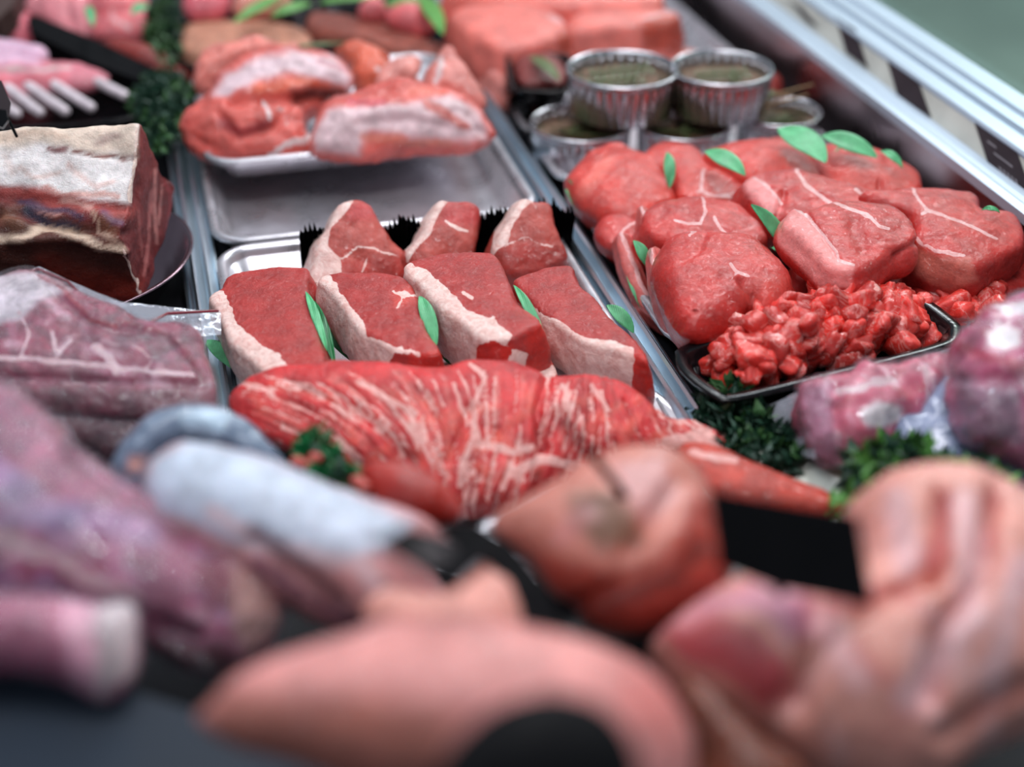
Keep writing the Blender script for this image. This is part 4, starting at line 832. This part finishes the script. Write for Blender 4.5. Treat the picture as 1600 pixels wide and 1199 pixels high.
# ================================================================== LEAVES
L = leaf
L((322, 532), (382, 588), 26, .022, 'green leaf under the left side of the leftmost strip steak', zb=.028)
L((478, 456), (511, 548), 14, .066, 'thin light green leaf against the right side of the leftmost strip steak', zb=.052)
L((490, 470), (524, 572), 17, .056, 'upright deep green leaf between the first and second strip steaks', 'leafdark', zb=.04)
L((500, 510), (560, 572), 20, .036, 'deep green leaf curling under the second strip steak', 'leafdark', zb=.012)
L((656, 463), (682, 540), 24, .070, 'light green leaf between the second and third strip steaks', zb=.052)
L((660, 520), (716, 580), 18, .030, 'deep green leaf curling under the third strip steak', 'leafdark', zb=.014)
L((803, 446), (852, 535), 16, .076, 'light green leaf between the third and fourth strip steaks', zb=.055)
L((856, 545), (925, 598), 24, .022, 'deep green leaf under the fat edge of the rightmost strip steak', 'leafdark', zb=.014)
L((948, 477), (990, 520), 25, .050, 'green leaf on the right side of the rightmost strip steak', zb=.035, serr=.06)
L((888, 281), (940, 330), 14, .060, 'green leaf tucked under the rear left beef steak, upper of two', 'leafmid' if 'leafmid' in M else 'leafdark', zb=.04)
L((884, 296), (914, 346), 15, .052, 'green leaf tucked under the rear left beef steak, lower of two', 'leaf', zb=.03)
L((1043, 238), (1046, 294), 19, .082, 'narrow upright green leaf between the two rear left beef steaks', zb=.06)
L((1102, 236), (1164, 274), 34, .088, 'oval green leaf in the middle of the rear steaks', zb=.082)
L((1218, 200), (1290, 254), 54, .092, 'broad pale green leaf over the rear steaks before the foil pots', zb=.085)
L((1284, 212), (1370, 246), 36, .092, 'long rounded green leaf at the rear right beside the broad pale leaf', zb=.084)
L((1376, 236), (1410, 262), 16, .088, 'small green leaf at the rear right corner of the steaks', zb=.08)
L((990, 376), (1012, 418), 20, .064, 'oval green leaf between the standing steak edges', zb=.045)
L((978, 424), (1000, 480), 14, .036, 'green leaf low on the left above the tray rim', zb=.02)
L((1174, 320), (1236, 398), 30, .098, 'ribbed green leaf standing in the gap behind the domed steak', zb=.055, serr=.04)
L((1204, 388), (1224, 402), 12, .060, 'tiny bright green leaf tip under the ribbed leaf')
L((1534, 328), (1562, 332), 9, .090, 'small green leaf tip at the far right of the steaks')
L((1296, 250), (1330, 225), 12, .07, 'small leaf behind the long rounded leaf at the rear')
# ================================================================== FOIL POTS
def pot(cx, cy, rpx, z0, lab, h=.044, sprigs=3, seed=0):
    rim = P(cx, cy, z0+h); dep = np.dot(rim-CAM, F0); R = rpx/F_PX*dep; rs_ = np.random.RandomState(seed)
    e = empty('foil_pot', (rim[0], rim[1], z0), lab, 'pot', 'ribbed foil pots stacked behind the beef steaks'); m = 160; an = np.linspace(0, 2*math.pi, m, endpoint=False); fl = .0019*np.cos(32*an)
    prof = [(R*.86, 0, 0), (R*.885, .001, 1), (R*.93, h-.009, 1), (R*.94, h-.006, .2)]
    Lp = [np.c_[rim[0]+(r+fl*k)*np.cos(an), rim[1]+(r+fl*k)*np.sin(an), np.full(m, z0+zz)] for r, zz, k in prof]
    Li = [np.c_[rim[0]+(r+fl*k-.0006)*np.cos(an), rim[1]+(r+fl*k-.0006)*np.sin(an), np.full(m, z0+zz+.0006)] for r, zz, k in prof[::-1]]
    V, Fs = loft(Lp+Li); mkmesh('cup', V, Fs, M['foil'], e)
    tr_ = [(R*.925, h-.008), (R*.95, h-.007), (R*.995, h-.005), (R*1.01, h-.003), (R*1.0, h-.0003), (R*.965, h+.0003), (R*.94, h-.002), (R*.92, h-.006)]
    Lr = [np.c_[rim[0]+r*np.cos(an), rim[1]+r*np.sin(an), np.full(m, z0+zz)] for r, zz in tr_]; Lr.append(Lr[0]); V, Fs = loft(Lr, False, False); mkmesh('rim', V, Fs, M['foil'], e)
    g = 14; Lf = []
    for k in range(g, 0, -1):
        rr = R*.925*k/g; q = np.c_[rim[0]+rr*np.cos(an[::4]), rim[1]+rr*np.sin(an[::4]), np.full(40, z0+h-.013)]; q[:, 2] += fbm(q, 90, seed, 3)*.004*(1 if k < g else 0); Lf.append(q)
    V, Fs = loft(Lf, False, True); mkmesh('filling', V, Fs, M['pate'], e)
    for k in range(sprigs):
        a = rs_.rand()*6.28; c = np.array([rim[0]+rs_.uniform(-.3, .3)*R, rim[1]+rs_.uniform(-.3, .3)*R, z0+h-.009]); dr = np.array([math.cos(a), math.sin(a)*.4, .05]); V = []; Fs = []
        for i in range(16):
            t = i/15-.5; b = c+dr*R*1.1*t; s = (-1)**i; w_ = unit([-dr[1], dr[0], .4]); i0 = len(V)
            V += [b, b+w_*s*.007+dr*.003, b+w_*s*.009+dr*.006, b+dr*.004]; Fs.append((i0, i0+1, i0+2, i0+3))
        i0 = len(V); V += [c-dr*R*.55, c+dr*R*.55, c+dr*R*.55+np.array([0, 0, .0016]), c-dr*R*.55+np.array([0, 0, .0016])]; Fs.append((i0, i0+1, i0+2, i0+3))
        mkmesh('herb_sprig', V, Fs, M['herbolive'], e, smooth=False)
    return e
t = NT('pate'); co = t.n('ShaderNodeTexCoord').outputs['Object']; n = t.noise(160, 4, .7, co)
t.out(t.n('ShaderNodeBsdfPrincipled', {'Base Color': t.mix(t.ramp(n, .4, .62), c4((.035, .035, .014)), c4((.22, .11, .07))), 'Roughness': .5, 'Specular IOR Level': .2, 'Normal': t.n('ShaderNodeBump', {'Strength': .6, 'Distance': .003, 'Height': n}).outputs[0]}).outputs[0]); M['pate'] = t.m
pot(908, 190, 80, .006, 'foil pot at the lower left of the stack, nearest the rail', seed=1, sprigs=4)
pot(1068, 190, 74, .006, 'foil pot in the lower middle, mostly hidden beneath the upper pair', seed=2)
pot(1218, 172, 66, .006, 'foil pot at the lower right with rosemary twigs sticking out', seed=3)
pot(972, 106, 88, .052, 'left foil pot of the upper pair with a herb sprig', seed=4, sprigs=3)
pot(1128, 104, 81, .052, 'right foil pot of the upper pair', seed=5, sprigs=2)
M['twig'] = plain('twig', srgb(150, 120, 84), .6)
for k, (a, b) in enumerate((((1185, 155), (1270, 132)), ((1195, 165), (1262, 148)), ((1190, 150), (1240, 150)))):
    o = tube('rosemary_twig', P(*a, .062), P(*b, .072), .0016, .0008, M['twig'], m=6, caps=3); tag(o, ['long dry rosemary twig over the lower right foil pot, uppermost', 'dry rosemary twig over the lower right foil pot, lowest', 'short dry rosemary twig over the lower right foil pot'][k], 'twig')
leaf((1185, 160), (1215, 145), 14, .062, 'olive herb leaf on the lower right foil pot', 'herbolive')
# small black tray with dark meat and a leaf beside the pots
tray_px([(790, 88), (800, 78), (880, 84), (893, 92), (896, 130), (884, 142), (812, 140), (796, 128)], .062, .022, 'black', 'black_tray', 'small black tray of dark red meat left of the foil pots', sp=.004, wall=.008, lip=.004)
pebble('liver_piece', [(802, 92), (830, 86), (876, 92), (884, 128), (850, 134), (812, 130)], .052, M['round'], srgb(120, 40, 36), .012, .010, n=(0, 0, 1), label='dark red meat piece filling the small black tray', zmin=.042, seed=90)
leaf((828, 88), (874, 126), 22, .068, 'greyish green leaf on the dark meat in the small black tray', 'herbolive')
tray_px([(795, 150), (830, 140), (850, 170), (858, 200), (820, 205), (798, 180)], .035, .02, 'black', 'black_tray', 'black tray half hidden left of the lower foil pot', sp=.004, wall=.006, lip=.004)
# ================================================================== FOLDED PALE MEAT (middle back)
def pm(out, z, lab, ops=(), seed=0, Hf=.02, Hb=.03, n=(0, -.45, .88), base=None, grooves=(), name='pork_piece', mat='pale', **k):
    return pebble(name, out, z, M[mat], base or srgb(212, 92, 82), Hf, Hb, n=n, sp=.0026, namp=.0075, nsc=42, ops=ops, grooves=grooves, label=lab, seed=seed, warp=8, zmin=.006, **k)
pm([(283, 205), (290, 175), (325, 155), (345, 120), (385, 92), (440, 80), (505, 84), (545, 108), (552, 135), (505, 158), (486, 195), (498, 240), (420, 246), (340, 248), (296, 235)], .073, 'folded meat with a pale membrane crest, left in the steel tray', seed=101,
   ops=[('poly', [(335, 150), (350, 118), (400, 90), (460, 78), (520, 88), (552, 118), (545, 140), (500, 125), (450, 112), (400, 130), (360, 150)], srgb(220, 190, 196), 8), ('line', [(400, 140), (470, 128), (530, 140)], srgb(206, 82, 46), 12, .9), ('poly', [(450, 140), (540, 140), (500, 160), (455, 165)], srgb(120, 36, 26), 8),
        ('line', [(345, 190), (380, 210), (420, 190)], srgb(140, 30, 40), 12, .8), ('line', [(410, 160), (425, 185)], 'F', 7, .8), ('line', [(440, 170), (450, 200)], 'F', 7, .6), ('line', [(420, 240), (480, 215)], 'F', 9, .8), ('line', [(300, 190), (330, 240)], srgb(190, 60, 50), 12, .6), ('line', [(495, 95), (540, 110)], srgb(176, 90, 100), 6, .6)],
   grooves=[([(360, 160), (420, 150), (520, 150)], 9, .010), ([(345, 180), (370, 215), (430, 200), (450, 165)], 7, .007), ([(300, 215), (340, 235)], 6, .004), ([(480, 160), (490, 230)], 7, .006)], Hf=.03, Hb=.04)
pm([(486, 225), (490, 195), (505, 165), (560, 148), (620, 132), (690, 140), (745, 165), (768, 195), (770, 215), (730, 228), (640, 234), (560, 242), (500, 240)], .068, 'folded meat with a wide pale fat face, right in the steel tray', seed=102,
   ops=[('poly', [(490, 210), (510, 170), (570, 165), (640, 160), (700, 150), (750, 180), (762, 220), (700, 222), (640, 215), (580, 205), (560, 240), (495, 238)], srgb(216, 182, 186), 9), ('line', [(670, 160), (700, 180), (725, 200)], srgb(196, 80, 64), 9, .9), ('line', [(570, 215), (640, 222), (700, 225)], srgb(208, 116, 98), 9, .8), ('line', [(545, 158), (600, 160)], srgb(200, 84, 94), 9, .9), ('line', [(640, 140), (690, 145)], srgb(214, 100, 80), 8, .8)],
   grooves=[([(560, 190), (640, 185), (700, 200)], 8, .004), ([(735, 175), (765, 215)], 6, .004)], Hf=.026, Hb=.035)
pm([(300, 120), (310, 95), (350, 75), (400, 66), (470, 74), (440, 95), (380, 105), (345, 130), (312, 140)], .078, 'orange-pink meat strip at the rear left of the folded pieces', seed=103, base=srgb(222, 124, 112))
pm([(520, 80), (560, 68), (610, 88), (600, 105), (640, 110), (650, 140), (590, 150), (552, 140), (545, 105)], .078, 'orange-red meat strip behind the two folded pieces', seed=104, base=srgb(214, 98, 72), ops=[('line', [(590, 110), (640, 125)], 'F', 9, .7)])
pm([(590, 130), (600, 108), (640, 92), (655, 100), (640, 130), (610, 142)], .088, 'small curled pale piece between the folded meats', seed=105, base=srgb(222, 140, 130), Hf=.01, Hb=.012)
pm([(660, 140), (668, 110), (690, 80), (706, 72), (722, 100), (742, 130), (760, 165), (730, 172), (690, 158)], .086, 'pointed meat flap at the rear right of the tray beside the rail', seed=106, base=srgb(210, 122, 112), ops=[('line', [(690, 90), (680, 140)], 'F', 10, .7)])
M['rosemary'] = M['herbolive']
leaf((395, 84), (560, 66), 7, .085, 'long rosemary stalk lying across the rear of the folded meat', 'herbolive', name='rosemary_stalk', cat='herbs')
# behind them: black trays with terrine and sausage
def bar(out, z, lab, name, base, mat, seed, thick=.025, cat='meat'):
    return slab(name, out, z, M[mat], base, thick, (0, 0, 1), None, .003, .008, .006, .002, .0015, 60, (), (), lab, cat, seed=seed, zmin=.006)
M['mince'] = meat_mat('mince_meat', gs=500, bump=.9, rough=.4, var=.35)
tray_px([(262, 50), (276, 24), (476, 22), (512, 60), (515, 96), (480, 104), (300, 104), (264, 86)], .036, .02, 'black', 'black_tray', 'black tray under the pale mince block at the rear', sp=.005)
bar([(284, 48), (300, 34), (400, 32), (470, 42), (488, 62), (470, 80), (380, 86), (300, 82), (282, 68)], .045, 'pale brown mince block on a black tray behind the folded meat', 'mince_block', srgb(205, 142, 116), 'mince', 111)
tray_px([(462, 26), (486, 4), (600, 12), (706, 52), (716, 90), (690, 106), (600, 98), (484, 66)], .040, .02, 'black', 'black_tray', 'long black tray under the brown sausage slab', sp=.005)
bar([(478, 28), (500, 18), (580, 32), (660, 58), (706, 76), (700, 92), (640, 84), (560, 62), (485, 44)], .046, 'long brown-red sausage slab lying in the black tray', 'sausage_slab', srgb(156, 82, 68), 'mince', 112)
for i, (o_, lab, b_) in enumerate((([(285, 10), (300, -15), (350, -18), (362, 5), (345, 28), (300, 30)], 'round pink piece at the top edge above the mince block', (222, 104, 116)), ([(362, 10), (380, -15), (440, -12), (452, 8), (420, 26), (375, 26)], 'pale pink piece at the top edge right of the round one', (224, 146, 130)),
        ([(560, 15), (580, 2), (604, 10), (606, 26), (580, 32), (562, 26)], 'small pink ball of meat among the greens at the rear', (226, 118, 122)), ([(600, 28), (620, 8), (660, 12), (680, 34), (668, 54), (630, 50)], 'larger pink ball of meat beside the sausage slab', (218, 100, 104)))):
    pebble('meat_piece', o_, .06, M['pale'], srgb(*b_), .018, .025, n=(0, -.5, .85), sp=.004, label=lab, seed=120+i)
for i, (a, b, wd, lab) in enumerate((((366, 36), (446, -8), 20, 'long bright green leaf right of the pale pink piece at the top'), ((424, 26), (486, 6), 18, 'dark green leaf above the mince block'), ((500, 4), (606, -8), 18, 'long green leaf above the sausage slab'), ((658, -8), (692, 54), 30, 'broad green leaf by the rail at the rear'), ((600, 8), (662, 0), 20, 'green leaf over the pink balls at the rear'))):
    leaf(a, b, wd, .075, lab, 'leafb', name='leaf')
# ================================================================== LARGE PINK JOINTS (right back)
def pj(out, z, lab, seed, ops=(), n=(0, -.1, 1), thick=.05, base=None):
    return slab('pink_joint', out, z, M['round'], base or srgb(228, 116, 104), thick, n, None, .003, .010, .008, .005, .003, 30, ops, (), lab, 'meat', 'large pink joints at the back of the counter', seed=seed, zmin=.006)
pj([(700, 22), (735, 6), (800, 2), (870, 22), (890, 40), (884, 60), (800, 78), (750, 66), (715, 44)], .075, 'pink joint nearest the rail at the back, its cut end facing right', 131, [('line', [(860, 25), (885, 38)], 'F', 8, .8), ('poly', [(868, 48), (900, 40), (900, 80), (872, 90)], srgb(178, 66, 48), 6)])
pj([(884, 40), (900, 22), (1000, 14), (1058, 18), (1062, 34), (1010, 46), (900, 52)], .072, 'pink joint at the right of the back tray with a dark red cut end', 132, [('line', [(1000, 30), (1055, 16)], 'F', 6, .7), ('poly', [(1004, 32), (1070, 22), (1070, 80), (1006, 80)], srgb(184, 62, 40), 4)], thick=.04)
pj([(690, -12), (760, -30), (1000, -30), (1040, 2), (980, 12), (860, 14), (760, 0)], .08, 'long pink joint cut by the top edge of the picture', 133)
pj([(850, 84), (900, 72), (1000, 70), (1090, 78), (1095, 96), (1000, 108), (900, 100)], .030, 'thin pink slice lying in front of the large joints', 134, thick=.015, base=srgb(232, 140, 128))
pj([(716, 60), (760, 66), (800, 92), (790, 130), (765, 120), (735, 90)], .045, 'pink joint flap along the rail, left of the small black tray', 135, [('line', [(740, 80), (770, 110)], 'F', 12, .7)], thick=.03, base=srgb(218, 130, 120))
pj([(1150, 118), (1195, 108), (1225, 122), (1215, 140), (1165, 140)], .035, 'dark red meat piece behind the foil pots', 136, thick=.02, base=srgb(150, 50, 44))
# ================================================================== BACK LEFT
def bl(out, z, lab, seed, base, name='pork_piece', ops=(), Hf=.02, Hb=.03, grooves=(), mat='pale', group=None):
    return pebble(name, out, z, M[mat], base, Hf, Hb, n=(0, -.45, .88), sp=.004, namp=.006, nsc=40, ops=ops, grooves=grooves, label=lab, seed=seed, warp=8, group=group)
bl([(-60, 60), (-20, 35), (30, 12), (50, 30), (60, 66), (20, 76), (-60, 84)], .05, 'bright pink meat left of the long black tray side', 141, srgb(228, 108, 124))
bl([(40, 12), (60, -20), (150, -30), (160, 20), (150, 60), (100, 50), (60, 28)], .05, 'pale pink meat at the top left behind the black tray side', 142, srgb(230, 140, 148), grooves=[([(100, -20), (110, 40)], 6, .006)])
bl([(140, 50), (145, -10), (190, -30), (232, -20), (228, 20), (230, 52), (190, 66), (160, 70)], .05, 'lumpy pink meat left of the blurred green herb tuft', 143, srgb(224, 112, 118), ops=[('line', [(170, 20), (200, 45)], 'F', 10, .6)], grooves=[([(150, 20), (220, 10)], 6, .008)])
bl([(160, 70), (190, 62), (240, 80), (280, 105), (300, 125), (262, 130), (215, 105), (175, 88)], .035, 'dark red strip of meat along the black tray side', 144, srgb(150, 50, 44), Hf=.014, Hb=.016)
leaf((138, 10), (146, 42), 14, .09, 'pale green leaf standing in the pink meat at the top left', 'leaf')
leaf((205, 22), (232, 10), 18, .085, 'pale green leaf beside the blurred herb tuft', 'leaf')
# black tray side (long bar)
prism('plastic_divider', [(42, 26), (56, 24), (150, 62), (270, 120), (272, 140), (215, 124), (140, 96), (50, 50)], .052, 'blackmat', n=(0, -.2, 1), thick=.030, label='long black plastic divider crossing the top left corner', cat='divider')
tray_px([(-80, 150), (-60, 80), (40, 70), (150, 96), (235, 140), (225, 178), (100, 196), (-80, 196)], .024, .018, 'black', 'black_tray', 'black tray under the rack of lamb ribs', sp=.008)
lr = bl([(-80, 140), (-60, 95), (0, 80), (60, 96), (120, 104), (170, 118), (150, 136), (80, 150), (0, 162), (-80, 170)], .045, 'rack of lamb with clean white rib bones, behind the rib of beef', 151, srgb(222, 128, 142), name='lamb_rack', ops=[('poly', [(-80, 60), (60, 70), (62, 100), (-80, 104)], srgb(226, 180, 204), 8), ('line', [(-60, 112), (60, 108), (110, 106)], 'F', 7, .7), ('line', [(-60, 125), (100, 122)], srgb(214, 88, 100), 7, .7)], grooves=[([(-60, 112), (110, 108)], 5, .004)])
for i, (a, b) in enumerate((((120, 112), (196, 150)), ((78, 128), (142, 168)), ((44, 134), (102, 174)), ((12, 138), (62, 176)), ((-22, 142), (26, 178)))):
    bn = tube('rib_bone', P(*a, .045), P(*b, .036), .0058, .0052, M['bone'], lr); tube('bone_tip', P(b[0]-2, b[1]-1, .0363), P(b[0]+3, b[1]+1, .0360), .0056, .0054, M['tip'], lr) if 'tip' in M else None
bl([(-80, 95), (-60, 70), (0, 66), (60, 74), (70, 92), (20, 100), (-60, 108)], .060, 'lilac-pink fatty piece lying against the lamb rack', 152, srgb(228, 184, 208), Hf=.014, Hb=.02)
prism('wooden_block', [(-60, -20), (32, -20), (18, 12), (-4, 30), (-60, 34)], .09, 'wood', n=(0, -.3, 1), thick=.03, label='dark brown block in the very top left corner', cat='block') if 'wood' in M else None
M['wood'] = plain('dark_brown', srgb(72, 52, 48), .6)
prism('wooden_block', [(-60, -20), (34, -20), (20, 8), (-4, 30), (-60, 34)], .09, 'wood', n=(0, -.3, 1), thick=.03, label='dark brown block in the very top left corner', cat='block')
